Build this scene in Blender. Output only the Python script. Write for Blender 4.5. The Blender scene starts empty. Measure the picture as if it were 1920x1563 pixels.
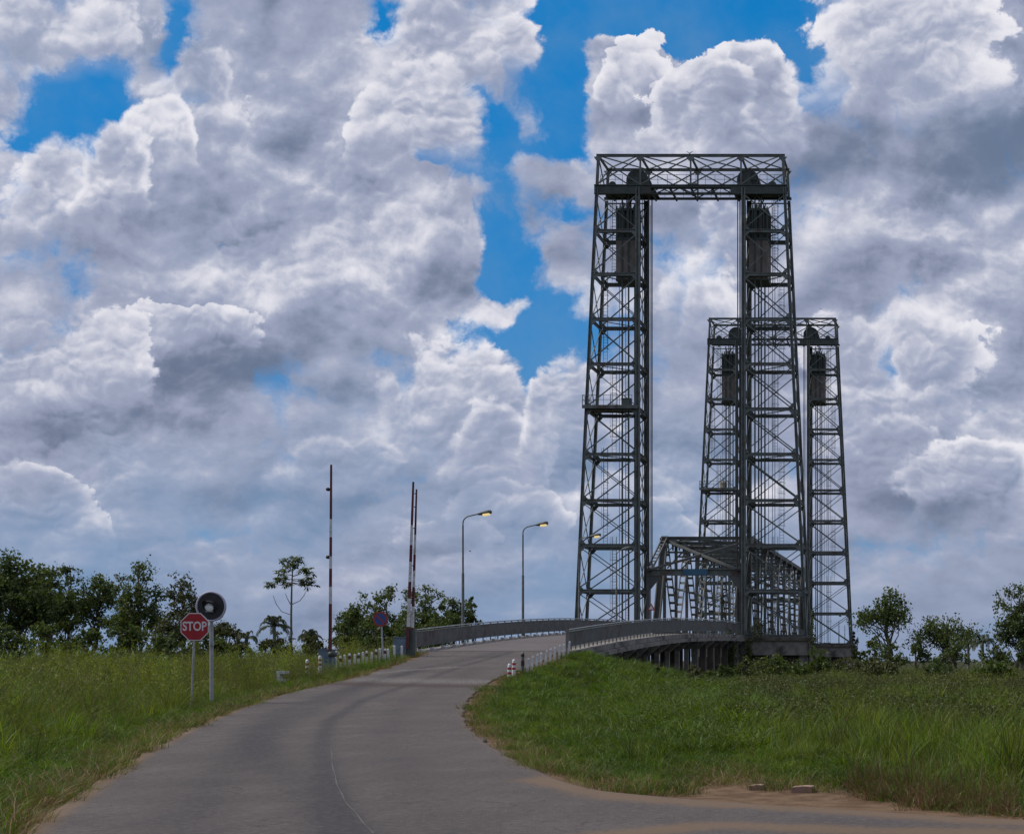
import bpy, math, random
import numpy as np
from mathutils import Vector, Matrix
random.seed(7); rng = np.random.default_rng(11)
SC = bpy.context.scene
COL = SC.collection
EYE = 1.7            # eye height above the junction
F = 2950.0; PX0 = 1770.0; PY0 = 1238.0   # survey of the photograph: focal length and principal point

# ------------------------------------------------------------------ camera
cam = bpy.data.cameras.new('camera'); camo = bpy.data.objects.new('camera', cam); COL.objects.link(camo)
camo.location = (0, 0, EYE); camo.rotation_euler = (math.radians(90), 0, 0)
cam.sensor_width = 36; cam.lens = 36 * F / 1920
cam.shift_x = -(PX0 - 960) / 1920; cam.shift_y = (PY0 - 781.5) / 1920
cam.clip_start = 0.1; cam.clip_end = 20000
SC.camera = camo
SC.render.resolution_x = 1024; SC.render.resolution_y = 833
SC.view_settings.view_transform = 'Standard'; SC.view_settings.look = 'None'
SC.view_settings.exposure = 0.18; SC.view_settings.gamma = 1.0
SC.cycles.max_bounces = 6; SC.cycles.transparent_max_bounces = 8

SUN_EL, SUN_AZ = math.radians(52), math.radians(-85)   # azimuth from +Y, clockwise positive
# ------------------------------------------------------------------ node helpers
class V:
    def __init__(s, nt, sock): s.nt = nt; s.s = sock
    def _m(s, op, *a, clamp=False):
        n = s.nt.nodes.new('ShaderNodeMath'); n.operation = op; n.use_clamp = clamp
        for i, x in enumerate((s,) + a):
            if isinstance(x, V): s.nt.links.new(x.s, n.inputs[i])
            else: n.inputs[i].default_value = x
        return V(s.nt, n.outputs[0])
    def __add__(s, o): return s._m('ADD', o)
    __radd__ = __add__
    def __sub__(s, o): return s._m('SUBTRACT', o)
    def __rsub__(s, o): return (s * -1.0) + o
    def __mul__(s, o): return s._m('MULTIPLY', o)
    __rmul__ = __mul__
    def __truediv__(s, o): return s._m('DIVIDE', o)
    def mx(s, o): return s._m('MAXIMUM', o)
    def mn(s, o): return s._m('MINIMUM', o)
    def sat(s): return s._m('ADD', 0.0, clamp=True)
    def pw(s, o): return s._m('POWER', o)
    def sst(s, a, b):
        n = s.nt.nodes.new('ShaderNodeMapRange'); n.interpolation_type = 'SMOOTHSTEP'
        s.nt.links.new(s.s, n.inputs['Value'])
        for k, x in (('From Min', a), ('From Max', b)):
            if isinstance(x, V): s.nt.links.new(x.s, n.inputs[k])
            else: n.inputs[k].default_value = x
        return V(s.nt, n.outputs['Result'])
def vec(nt, x, y, z=0.0):
    n = nt.nodes.new('ShaderNodeCombineXYZ')
    for i, a in enumerate((x, y, z)):
        if isinstance(a, V): nt.links.new(a.s, n.inputs[i])
        else: n.inputs[i].default_value = a
    return n.outputs[0]
def vmath(nt, op, a, b=None, scale=None):
    n = nt.nodes.new('ShaderNodeVectorMath'); n.operation = op
    for i, x in enumerate((a, b)):
        if x is None: continue
        if hasattr(x, 'links') or isinstance(x, bpy.types.NodeSocket): nt.links.new(x, n.inputs[i])
        else: n.inputs[i].default_value = x
    if scale is not None: n.inputs['Scale'].default_value = scale
    return n.outputs['Value'] if op in ('DOT_PRODUCT', 'LENGTH', 'DISTANCE') else n.outputs[0]
def noise(nt, v, scale, detail=5, rough=.55, dist=0.0, col=False):
    n = nt.nodes.new('ShaderNodeTexNoise'); n.noise_dimensions = '3D'
    if v is not None: nt.links.new(v, n.inputs['Vector'])
    n.inputs['Scale'].default_value = scale; n.inputs['Detail'].default_value = detail
    n.inputs['Roughness'].default_value = rough; n.inputs['Distortion'].default_value = dist
    return n.outputs['Color'] if col else V(nt, n.outputs['Fac'])
def voro(nt, v, scale, detail=3, rough=.5, smooth=.3):
    n = nt.nodes.new('ShaderNodeTexVoronoi'); n.feature = 'SMOOTH_F1'; n.voronoi_dimensions = '2D'
    n.normalize = True
    nt.links.new(v, n.inputs['Vector']); n.inputs['Scale'].default_value = scale
    n.inputs['Detail'].default_value = detail; n.inputs['Roughness'].default_value = rough
    n.inputs['Smoothness'].default_value = smooth
    return V(nt, n.outputs['Distance'])
def mixc(nt, f, a, b):
    n = nt.nodes.new('ShaderNodeMix'); n.data_type = 'RGBA'
    if isinstance(f, V): nt.links.new(f.s, n.inputs[0])
    else: n.inputs[0].default_value = f
    for k, x in ((6, a), (7, b)):
        if isinstance(x, bpy.types.NodeSocket): nt.links.new(x, n.inputs[k])
        else: n.inputs[k].default_value = (*x, 1) if len(x) == 3 else x
    return n.outputs[2]

# ------------------------------------------------------------------ world: clear sky with cumulus, laid out by direction
world = bpy.data.worlds.new('World'); SC.world = world; world.use_nodes = True
nt = world.node_tree; nt.nodes.clear()
out = nt.nodes.new('ShaderNodeOutputWorld'); bg = nt.nodes.new('ShaderNodeBackground')
bg.inputs['Strength'].default_value = 0.1
nt.links.new(bg.outputs[0], out.inputs[0])
sky = nt.nodes.new('ShaderNodeTexSky'); sky.sky_type = 'NISHITA'; sky.sun_disc = False
sky.sun_elevation = SUN_EL; sky.sun_rotation = SUN_AZ; sky.air_density = 1.0; sky.dust_density = 0.3; sky.ozone_density = 2.0
tc = nt.nodes.new('ShaderNodeTexCoord')
sep = nt.nodes.new('ShaderNodeSeparateXYZ'); nt.links.new(tc.outputs['Generated'], sep.inputs[0])
dx, dy, dz = (V(nt, sep.outputs[i]) for i in range(3))
ay = dy._m('ABSOLUTE').mx(0.10)
u = dx / ay; v = (dz / ay).mx(0.0)
P = vec(nt, u, v)
def blobs(lst, P):
    acc = None
    for (x, y, rx, ry, a) in lst:
        d = vmath(nt, 'SUBTRACT', P, ((x - PX0) / F, (PY0 - y) / F, 0))
        d = vmath(nt, 'MULTIPLY', d, (F / rx, F / ry, 0))
        q = V(nt, vmath(nt, 'DOT_PRODUCT', d, d))
        e = nt.nodes.new('ShaderNodeMath'); e.operation = 'POWER'; e.inputs[0].default_value = 0.36788
        nt.links.new(q.s, e.inputs[1])
        t = V(nt, e.outputs[0])
        acc = t * a if acc is None else t._m('MULTIPLY_ADD', a, acc)
    return acc
# warp the plane so outlines billow
w1 = noise(nt, P, 10.0, 6, .58, col=True)
wv = vmath(nt, 'SUBTRACT', w1, (.5, .5, .5)); wv = vmath(nt, 'SCALE', wv, scale=0.075)
PW = vmath(nt, 'ADD', P, wv)
# --SKYDATA--
GAPS = [(925,300,55,80,-.55),(960,470,50,60,-.45),(880,150,30,60,-.3),(1120,60,80,70,-.3),(60,240,90,30,-.4),(700,45,50,55,-.4),(165,195,115,75,-.7),(1030,110,70,90,-.4),(1040,640,70,70,-.4),(140,175,75,75,-1.0),(90,215,60,60,-.6),(215,120,45,60,-.7),(20,262,60,22,-.6),(335,45,34,90,-1.1),(345,130,28,30,-.5),
        (702,30,40,44,-1.1),(1040,60,60,110,-.9),(985,110,45,70,-.8),(1180,20,150,38,-1.2),(1300,60,110,50,-1.0),(1440,85,110,75,-1.2),(1520,150,60,55,-.9),
        (1350,10,260,45,-.9),(1050,190,50,60,-1.0),(925,235,50,50,-1.0),(1000,270,90,22,-.7),(880,190,30,30,-.4),(900,330,75,42,-.8),(800,320,30,20,-.8),
        (1030,370,110,24,-.55),(940,440,50,60,-.75),(935,515,40,24,-1.0),(1040,540,60,50,-.75),(1060,600,80,50,-.9),(960,620,80,34,-.8),(1030,690,60,60,-1.05),(1005,745,20,26,-1.0),
        (890,590,60,30,-.45),(1150,640,60,60,-.4),(1240,440,60,50,-.45),
        (1300,520,30,60,.3),(1210,95,60,46,.9),(1290,140,80,50,.7),(1410,165,45,40,.7),(1180,215,90,60,.4),(1380,240,110,40,.5),
        (800,60,90,80,.35),(560,120,110,110,.5),(150,40,120,40,.3),(1760,60,150,120,.8)]
LIT = [(130,275,95,38,.55),(60,330,70,50,.3),(240,300,60,50,.35),(310,205,45,28,.6),(330,260,60,50,.3),(410,110,60,55,.45),(430,70,50,70,.35),(90,50,110,50,.25),(640,110,50,70,.25),
       (700,110,35,50,.35),(800,165,70,50,.45),(860,60,80,60,.3),(950,80,50,90,.2),(560,190,90,60,-.35),(620,260,90,70,-.15),(650,500,90,50,.35),(520,570,60,30,.25),(330,600,60,30,.35),(100,620,120,70,.3),
       (420,720,150,90,-.75),(300,650,120,60,-.45),(120,780,150,40,-.55),(220,470,130,90,-.25),(520,380,120,60,-.1),(560,690,60,30,.2),
       (830,690,90,50,.35),(760,770,90,40,.55),(900,790,90,45,.4),(690,780,60,22,.35),(620,850,70,26,.4),(930,850,50,60,.3),(900,660,60,30,.25),(1060,740,60,50,.4),
       (1300,490,45,34,.75),(1270,560,55,50,.4),(1340,410,40,40,.5),(1180,110,60,40,.35),(1200,70,30,28,.45),(1290,170,60,40,.2),(1420,170,50,46,.35),
       (1620,60,60,60,.6),(1700,40,110,60,.45),(1850,60,90,50,.35),(1780,280,190,75,-.85),(1840,190,120,60,-.4),(1650,220,90,40,-.2),(1600,300,80,40,-.35),
       (1850,400,60,40,.3),(1700,420,90,50,.2),(1690,590,80,60,.45),(1760,600,90,50,.45),(1650,660,80,50,.35),(1620,780,90,50,.3),(1800,860,110,24,.55),(1860,830,60,30,.4),(1720,910,50,14,.4),(1780,760,110,36,-.4),
       (1700,500,160,36,-.3),(1800,960,190,44,-.55),(1640,870,60,60,-.2),(1830,660,70,40,.25),
       (60,890,90,40,.3),(340,980,70,40,.35),(420,870,110,26,.2),(450,960,60,30,.15),(850,960,70,30,.15),(1260,930,50,26,.35),(950,900,50,40,.3),(230,900,90,40,-.25),(600,930,160,30,-.25),(900,1060,220,60,-.05),(160,960,120,30,-.2),
       (1240,760,70,90,-.25),(1440,600,80,60,-.1),(1180,390,60,40,.1)]
M = blobs(GAPS, PW)
B = blobs(LIT, PW)
def worley(v, scale, off):
    v = vmath(nt, 'ADD', v, (off, off * 1.7, 0))
    n = nt.nodes.new('ShaderNodeTexVoronoi'); n.feature = 'F1'; n.voronoi_dimensions = '2D'
    nt.links.new(v, n.inputs['Vector']); n.inputs['Scale'].default_value = scale
    d = V(nt, n.outputs['Distance']); return 1.0 - d * d
wf = noise(nt, P, 26.0, 4, .6, col=True)
wf = vmath(nt, 'SCALE', vmath(nt, 'SUBTRACT', wf, (.5, .5, .5)), scale=0.013)
PF = vmath(nt, 'ADD', PW, wf)
gv = vec(nt, 0.0, (v + .05)._m('LOGARITHM', 2.718) * .085)      # lumps crowd together towards the horizon
def relief(dvx, dvy, hi=True):
    q = vmath(nt, 'ADD', vmath(nt, 'ADD', PF, gv), (dvx, dvy, 0))
    q = vmath(nt, 'MULTIPLY', q, (1.0, 1.1, 1.0))
    r = worley(q, 15.0, .3) * .5 + worley(q, 34.0, 1.3) * .25
    if hi: r = r + worley(q, 75.0, 2.1) * .13 + worley(q, 160.0, 4.1) * .06
    return r
H0 = relief(0, 0); H1 = relief(-.0018, .0050)
def big(dvx, dvy):
    q = vmath(nt, 'ADD', vmath(nt, 'ADD', PW2, gv), (dvx + .37, dvy + 1.1, 0))
    return noise(nt, q, 10.0, 7, .56) * 1.0 + worley(q, 12.0, 0.0) * .26
w3 = noise(nt, P, 16.0, 5, .6, col=True)
PW2 = vmath(nt, 'ADD', P, vmath(nt, 'SCALE', vmath(nt, 'SUBTRACT', w3, (.5, .5, .5)), scale=0.022))
N0 = big(0, 0); N1 = big(-.006, .017)
fine = noise(nt, PF, 34.0, 7, .64)
mid = noise(nt, PW2, 6.5, 6, .55)
rgn = noise(nt, P, 6.5, 3, .5).sst(.40, .62)      # some banks are crisp, others soft
dens = M * 1.30 + 0.70 + (H0 - .62) * 1.3 + (fine - .5) * 2.0 + (N0 - .6) * 1.2
cover = dens.sst((1.0 - rgn) * -.10 - .05, (1.0 - rgn) * .55 + .40)
thick = dens.sst(0.1, 1.3)
edge = (1.0 - thick)
grad = (H0 - H1) * 2.3
t = 0.42 + B * 0.42 + (mid - .5) * .45 + (N0 - N1) * 1.7 + grad * (rgn * .5 + .10) * (edge * .4 + .6) + edge * .14 + (fine - .5) * (rgn * .40 + .12)
# cumulus banks: (x, base line, half width, height, body tone, extra tone of the lit crest)
BANKS = [(90,30,170,70,.52,.22),(850,75,140,90,.50,.22),(400,160,85,95,.48,.34),(1195,135,66,88,.52,.30),(790,235,105,100,.60,.14),(1410,215,78,90,.50,.34),(1295,215,95,80,.46,.30),(1690,125,190,150,.58,.38),
         (318,262,58,74,.66,.34),(120,355,112,98,.58,.42),(222,352,68,92,.56,.42),(1350,455,60,72,.50,.34),(1290,570,78,106,.54,.42),(330,640,110,50,.54,.14),(90,680,150,100,.54,.18),
         (830,775,125,135,.48,.30),(1690,720,150,135,.50,.30),(940,850,90,90,.48,.30),(1095,790,85,105,.50,.34),(620,880,110,60,.44,.28),(1640,850,110,65,.44,.24),(1810,905,125,66,.48,.42),(60,930,110,75,.42,.26),(960,960,90,70,.42,.24),(1260,990,70,60,.44,.20),(350,1030,100,60,.42,.22),(460,990,80,50,.40,.18),(860,1010,90,40,.40,.16)]
nz = (H0 - .62) * 2.0 + (fine - .5) * 1.9 + (N0 - .62) * 3.0
soft = 1.0 - rgn; e1 = soft * .75 + .14
wb = noise(nt, P, 5.5, 5, .6, col=True)
PB = vmath(nt, 'ADD', PW2, vmath(nt, 'SCALE', vmath(nt, 'SUBTRACT', wb, (.5, .5, .5)), scale=0.085))
cov2 = None
for (bx, by, rx, ry, b0, b1) in BANKS:
    d = vmath(nt, 'MULTIPLY', vmath(nt, 'SUBTRACT', PB, ((bx - PX0) / F, (PY0 - by) / F, 0)), (F / rx, F / ry, 0))
    sp = nt.nodes.new('ShaderNodeSeparateXYZ'); nt.links.new(d, sp.inputs[0]); qx, qy = V(nt, sp.outputs[0]), V(nt, sp.outputs[1])
    yu = qy.mx(0.0); dd = 1.0 - qx * qx - yu * yu + nz
    c_ = dd.sst(0.0, e1) * qy.sst(-1.25, .15)
    ti = dd.sst(1.15, .05) * b1 + b0 + .02 + grad * .55 + (mid - .5) * .35 + (qy.mn(0.0)) * .14 + (fine - .5) * .22 + (N0 - N1) * 1.0
    t = t + (ti - t) * c_
    cov2 = c_ if cov2 is None else cov2.mx(c_)
cover = cover.mx(cov2)
low = 1.0 - v.sst(0.0, 0.20)            # towards the horizon contrast fades into haze
t = t * (1.0 - low * 0.45) + low * 0.15
t = t.sst(-.18, 1.12)
K = 10.0
c_dark = tuple(K * x for x in (0.125, 0.158, 0.240)); c_mid = tuple(K * x for x in (0.310, 0.345, 0.465)); c_hi = tuple(K * x for x in (0.74, 0.73, 0.78))
cc = mixc(nt, t.sst(0.0, .55), c_dark, c_mid)
cc = mixc(nt, t.sst(.45, 1.0), cc, c_hi)
hs = nt.nodes.new('ShaderNodeHueSaturation'); nt.links.new(sky.outputs[0], hs.inputs['Color'])
hs.inputs['Saturation'].default_value = 1.5; hs.inputs['Value'].default_value = 0.9
blue = mixc(nt, 0.75, hs.outputs[0], tuple(K * x for x in (0.004, 0.185, 0.50)))
tint = noise(nt, PW, 4.3, 5, .55).sst(.42, .68) * (low * .95 + .14) * (1.0 - t)
cc = mixc(nt, tint, cc, tuple(K * x for x in (0.13, 0.275, 0.47)))
veil = noise(nt, P, 10.0, 5, .6).sst(.35, .75) * .4 + low * .5
blue = mixc(nt, veil.mn(.8), blue, tuple(K * x for x in (0.17, 0.28, 0.44)))
skyc = mixc(nt, cover, blue, cc)
# haze just above the horizon
hz = 1.0 - v.sst(0.0, 0.10)
skyc = mixc(nt, hz * .45, skyc, tuple(K * x for x in (0.20, 0.265, 0.40)))
nt.links.new(skyc, bg.inputs['Color'])
world.cycles.sampling_method = 'MANUAL'; world.cycles.sample_map_resolution = 512

sun = bpy.data.lights.new('sun', 'SUN'); sun.energy = 3.0; sun.angle = math.radians(10); sun.color = (1.0, .95, .87)
suno = bpy.data.objects.new('sun', sun); COL.objects.link(suno)
sd = Vector((math.sin(SUN_AZ) * math.cos(SUN_EL), math.cos(SUN_AZ) * math.cos(SUN_EL), math.sin(SUN_EL)))
suno.rotation_euler = sd.to_track_quat('Z', 'Y').to_euler(); suno.location = sd * 500

# ================================================================== mesh helpers
def tag(o, label=None, cat=None, group=None, kind=None):
    if label: o['label'] = label
    if cat: o['category'] = cat
    if group: o['group'] = group
    if kind: o['kind'] = kind
    return o
ORG = {}
def empty(name, loc, label, cat, group=None):
    o = bpy.data.objects.new(name, None); COL.objects.link(o); o.location = loc; o.empty_display_size = .3
    ORG[o.name] = Vector(loc)
    return tag(o, label, cat, group)
def W(px, py, D):
    """survey: point of the photograph at distance D -> world"""
    return Vector(((px - PX0) / F * D, D, EYE + (PY0 - py) / F * D))
class MB:
    def __init__(s): s.v = []; s.f = []; s.m = []; s.smooth = []
    def add(s, vs, fs, mi=0, sm=False):
        o = len(s.v); s.v += [tuple(p) for p in vs]; s.f += [tuple(i + o for i in f) for f in fs]
        s.m += [mi] * len(fs); s.smooth += [sm] * len(fs)
    def box(s, a, b, mi=0):
        x0, y0, z0 = a; x1, y1, z1 = b
        vs = [(x, y, z) for x in (x0, x1) for y in (y0, y1) for z in (z0, z1)]
        s.add(vs, [(0, 1, 3, 2), (4, 6, 7, 5), (0, 4, 5, 1), (2, 3, 7, 6), (0, 2, 6, 4), (1, 5, 7, 3)], mi)
    def bar(s, p0, p1, w, h=None, ref=(0, 0, 1), mi=0, w1=None, h1=None):
        p0 = Vector(p0); p1 = Vector(p1); h = h or w; d = (p1 - p0).normalized()
        r = Vector(ref)
        if abs(d.dot(r)) > .95: r = Vector((0, 1, 0)) if abs(d.y) < .9 else Vector((1, 0, 0))
        a = d.cross(r).normalized(); b = a.cross(d)      # w along a, h along b
        vs = []
        for p, ww, hh in ((p0, w, h), (p1, w1 or w, h1 or h)):
            for (i, j) in ((-1, -1), (1, -1), (1, 1), (-1, 1)): vs.append(p + a * (i * ww / 2) + b * (j * hh / 2))
        s.add(vs, [(0, 3, 2, 1), (4, 5, 6, 7), (0, 1, 5, 4), (1, 2, 6, 5), (2, 3, 7, 6), (3, 0, 4, 7)], mi)
    def ibar(s, p0, p1, w, h, ref=(0, 0, 1), t=.05):
        """I section: two flanges and a web"""
        p0 = Vector(p0); p1 = Vector(p1); d = (p1 - p0).normalized(); r = Vector(ref)
        if abs(d.dot(r)) > .95: r = Vector((0, 1, 0)) if abs(d.y) < .9 else Vector((1, 0, 0))
        a = d.cross(r).normalized(); b = a.cross(d)
        for k in (-1, 1): s.bar(p0 + b * k * (h / 2 - t / 2), p1 + b * k * (h / 2 - t / 2), w, t, r)
        s.bar(p0, p1, t, h - 2 * t, r)
    def tube(s, pts, rad, n=8, cap=True, mi=0, sm=True):
        pts = [Vector(p) for p in pts]; rad = rad if isinstance(rad, (list, tuple)) else [rad] * len(pts)
        vs = []; prev = None
        for i, p in enumerate(pts):
            d = (pts[min(i + 1, len(pts) - 1)] - pts[max(i - 1, 0)]).normalized()
            if prev is None: a = d.orthogonal().normalized()
            else: a = (prev - d * prev.dot(d)).normalized()
            prev = a; b = d.cross(a)
            for k in range(n):
                t = 2 * math.pi * k / n; vs.append(p + (a * math.cos(t) + b * math.sin(t)) * rad[i])
        fs = [(i * n + k, i * n + (k + 1) % n, (i + 1) * n + (k + 1) % n, (i + 1) * n + k) for i in range(len(pts) - 1) for k in range(n)]
        s.add(vs, fs, mi, sm)
        if cap: s.add(vs[:n], [tuple(reversed(range(n)))], mi); s.add(vs[-n:], [tuple(range(n))], mi)
    def lathe(s, c, axis, prof, n=24, mi=0, sm=True):
        """prof: (distance along axis, radius)"""
        s.tube_profile(c, axis, prof, n, mi, sm)
    def tube_profile(s, c, axis, prof, n, mi, sm):
        c = Vector(c); d = Vector(axis).normalized(); a = d.orthogonal().normalized(); b = d.cross(a)
        vs = []
        for (t, r) in prof:
            for k in range(n):
                q = 2 * math.pi * k / n; vs.append(c + d * t + (a * math.cos(q) + b * math.sin(q)) * max(r, 1e-4))
        fs = [(i * n + k, i * n + (k + 1) % n, (i + 1) * n + (k + 1) % n, (i + 1) * n + k) for i in range(len(prof) - 1) for k in range(n)]
        s.add(vs, fs, mi, sm)
    def prism(s, pts, off, mi=0):
        """flat polygon pts (3-D) thickened by vector off"""
        n = len(pts); off = Vector(off); a = [Vector(p) for p in pts]; vs = a + [p + off for p in a]
        s.add(vs, [tuple(range(n))[::-1], tuple(range(n, 2 * n))] + [(i, (i + 1) % n, n + (i + 1) % n, n + i) for i in range(n)], mi)
    def build(s, name, mats, parent=None, origin=None, label=None):
        if not isinstance(mats, (list, tuple)): mats = [mats]
        o0 = Vector(origin) if origin is not None else (ORG[parent.name] if parent else Vector((0, 0, 0)))
        me = bpy.data.meshes.new(name)
        me.from_pydata([(x - o0.x, y - o0.y, z - o0.z) for x, y, z in s.v], [], s.f)
        for m in mats: me.materials.append(m)
        me.polygons.foreach_set('material_index', s.m); me.polygons.foreach_set('use_smooth', s.smooth)
        me.update()
        o = bpy.data.objects.new(name, me); COL.objects.link(o)
        if parent: o.parent = parent; o.location = o0 - ORG[parent.name]
        else: o.location = o0
        ORG[o.name] = o0
        if label: o['label'] = label
        return o
def fast_mesh(name, verts, quads, mats, parent=None, origin=(0, 0, 0), attrs=None, smooth=False, link=True, mi=None):
    """numpy mesh: verts (n,3), quads (m,4) or (m,3)"""
    o0 = np.array(origin if parent is None else ORG[parent.name], float)
    verts = np.asarray(verts, float) - o0; quads = np.asarray(quads, np.int32)
    me = bpy.data.meshes.new(name); me.vertices.add(len(verts)); me.vertices.foreach_set('co', verts.ravel())
    k = quads.shape[1]; me.loops.add(quads.size); me.loops.foreach_set('vertex_index', quads.ravel())
    me.polygons.add(len(quads)); me.polygons.foreach_set('loop_start', np.arange(0, quads.size, k, dtype=np.int32))
    me.polygons.foreach_set('loop_total', np.full(len(quads), k, np.int32))
    if smooth: me.polygons.foreach_set('use_smooth', np.ones(len(quads), bool))
    for m in (mats if isinstance(mats, (list, tuple)) else [mats]): me.materials.append(m)
    if mi is not None: me.polygons.foreach_set('material_index', np.asarray(mi, np.int32))
    for an, av in (attrs or {}).items():
        at = me.attributes.new(an, 'FLOAT', 'POINT'); at.data.foreach_set('value', np.asarray(av, np.float32).ravel())
    me.update(calc_edges=True); me.validate()
    o = bpy.data.objects.new(name, me); ORG[o.name] = Vector(o0)
    if link: COL.objects.link(o)
    if parent: o.parent = parent
    else: o.location = o0
    return o
def copy_tree(o, off=(0, 0, 0), parent=None, skip=()):
    c = o.copy(); COL.objects.link(c)
    if parent is None: c.location = o.location + Vector(off); ORG[c.name] = Vector(c.location)
    else:
        c.parent = parent
        for k in ('label',):
            pass
    for ch in o.children:
        if ch.name.split('.')[0] in skip: continue
        copy_tree(ch, parent=c, skip=skip)
    return c

# ================================================================== materials
def pmat(name, c1, c2, scale=3.0, rough=.7, metal=0.0, bump=0.0, bscale=None, c3=None, s3=.6, thr=(.35, .65), spec=.5, coat=0.0, stretch=None, randv=0.0):
    m = bpy.data.materials.new(name); m.use_nodes = True; nt = m.node_tree
    b = nt.nodes['Principled BSDF']; t = nt.nodes.new('ShaderNodeTexCoord')
    co = t.outputs['Object']
    if stretch: co = vmath(nt, 'MULTIPLY', co, stretch)
    f = noise(nt, co, scale, 6, .6).sst(*thr)
    c = mixc(nt, f, c1, c2)
    if c3 is not None: c = mixc(nt, noise(nt, co, s3, 5, .6).sst(.52, .68), c, c3)
    if randv:
        oi = nt.nodes.new('ShaderNodeObjectInfo'); r = V(nt, oi.outputs['Random'])
        hs = nt.nodes.new('ShaderNodeHueSaturation'); nt.links.new(c, hs.inputs['Color'])
        nt.links.new(((r - .5) * randv + 1.0).s, hs.inputs['Value']); c = hs.outputs[0]
    nt.links.new(c, b.inputs['Base Color'])
    b.inputs['Roughness'].default_value = rough; b.inputs['Metallic'].default_value = metal
    b.inputs['Specular IOR Level'].default_value = spec
    if bump:
        bn = nt.nodes.new('ShaderNodeBump'); bn.inputs['Strength'].default_value = bump; bn.inputs['Distance'].default_value = .02
        nt.links.new(noise(nt, co, bscale or scale * 6, 5, .6).s, bn.inputs['Height']); nt.links.new(bn.outputs[0], b.inputs['Normal'])
    return m
def leafmat(name, c1, c2, c3=None, scale=.5, trans=.35, randv=0.0, rough=.6, tipc=None, gr=.0):
    m = bpy.data.materials.new(name); m.use_nodes = True; nt = m.node_tree
    for n in list(nt.nodes):
        if n.type == 'BSDF_PRINCIPLED': nt.nodes.remove(n)
    o = nt.nodes['Material Output']
    g = nt.nodes.new('ShaderNodeNewGeometry'); co = g.outputs['Position']
    c = mixc(nt, noise(nt, co, scale, 4, .6).sst(.35, .65), c1, c2)
    c = mixc(nt, noise(nt, co, scale * 9, 2, .6).sst(.4, .75) * .6, c, c3 if c3 is not None else c2)
    if tipc is not None:
        at = nt.nodes.new('ShaderNodeAttribute'); at.attribute_name = 'tip'
        c = mixc(nt, V(nt, at.outputs['Fac']) * gr, c, tipc)
    if randv:
        oi = nt.nodes.new('ShaderNodeObjectInfo'); r = V(nt, oi.outputs['Random'])
        hs = nt.nodes.new('ShaderNodeHueSaturation'); nt.links.new(c, hs.inputs['Color'])
        nt.links.new(((r - .5) * randv + 1.0).s, hs.inputs['Value'])
        nt.links.new(((r * 7.3)._m('FRACT') * .05 + .475).s, hs.inputs['Hue']); c = hs.outputs[0]
    d = nt.nodes.new('ShaderNodeBsdfDiffuse'); tr = nt.nodes.new('ShaderNodeBsdfTranslucent'); gl = nt.nodes.new('ShaderNodeBsdfGlossy')
    gl.inputs['Roughness'].default_value = rough; gl.inputs['Color'].default_value = (.5, .5, .5, 1)
    nt.links.new(c, d.inputs['Color'])
    h2 = nt.nodes.new('ShaderNodeHueSaturation'); h2.inputs['Value'].default_value = 1.5; h2.inputs['Saturation'].default_value = 1.15; h2.inputs['Hue'].default_value = .49
    nt.links.new(c, h2.inputs['Color']); nt.links.new(h2.outputs[0], tr.inputs['Color'])
    m1 = nt.nodes.new('ShaderNodeMixShader'); m1.inputs[0].default_value = trans
    nt.links.new(d.outputs[0], m1.inputs[1]); nt.links.new(tr.outputs[0], m1.inputs[2])
    m2 = nt.nodes.new('ShaderNodeMixShader'); m2.inputs[0].default_value = .05
    nt.links.new(m1.outputs[0], m2.inputs[1]); nt.links.new(gl.outputs[0], m2.inputs[2]); nt.links.new(m2.outputs[0], o.inputs[0])
    return m
STEEL = pmat('bridge_steel', (.085, .105, .095), (.145, .162, .145), 1.2, .6, bump=.1, c3=(.09, .062, .045), s3=.9)
STEEL_D = pmat('dark_green_steel', (.036, .052, .046), (.06, .075, .065), 1.5, .65, c3=(.05, .04, .03))
STEEL_L = pmat('truss_grey_paint', (.080, .09, .085), (.12, .127, .12), 1.4, .6, bump=.1, c3=(.11, .08, .06), s3=.8)
GALV = pmat('galvanised_steel', (.26, .27, .28), (.36, .37, .38), 4, .5, .3)
GALV_D = pmat('weathered_lamp_post', (.07, .08, .08), (.13, .14, .14), 3, .6, .2)
ROPE = pmat('wire_rope', (.03, .03, .03), (.05, .05, .05), 8, .6)
CONC = pmat('weathered_concrete', (.16, .15, .135), (.27, .25, .22), 1.3, .9, bump=.3, c3=(.07, .065, .055), s3=.5)
CONC_B = pmat('brown_stained_concrete', (.09, .075, .06), (.15, .125, .1), .9, .9, bump=.3, c3=(.05, .05, .04), s3=.7)
CW = pmat('counterweight_concrete', (.15, .13, .112), (.22, .19, .165), 1.0, .9, bump=.2)
PANEL = pmat('parapet_panel_paint', (.088, .092, .085), (.135, .135, .125), 2.2, .75, bump=.2, c3=(.085, .06, .05), s3=.5)
WHITE = pmat('dirty_white_paint', (.50, .50, .50), (.70, .70, .69), 6, .7, bump=.2, c3=(.33, .3, .25), s3=2.5)
RED = pmat('faded_red_paint', (.26, .025, .022), (.33, .05, .04), 6, .6)
REDD = pmat('dark_red_paint', (.07, .018, .018), (.13, .03, .028), 4, .65)
BLACK = pmat('black_paint', (.012, .012, .013), (.02, .02, .022), 5, .6)
BLUEP = pmat('blue_grey_cabinet', (.10, .15, .20), (.15, .205, .26), 4, .6, c3=(.12, .10, .09), s3=2)
BLUES = pmat('sign_blue', (.015, .06, .22), (.02, .08, .27), 4, .45)
BLUED = pmat('weathered_blue_board', (.03, .10, .17), (.04, .13, .21), 2, .6)
STOPR = pmat('sign_red', (.30, .004, .008), (.37, .006, .011), 5, .45)
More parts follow.
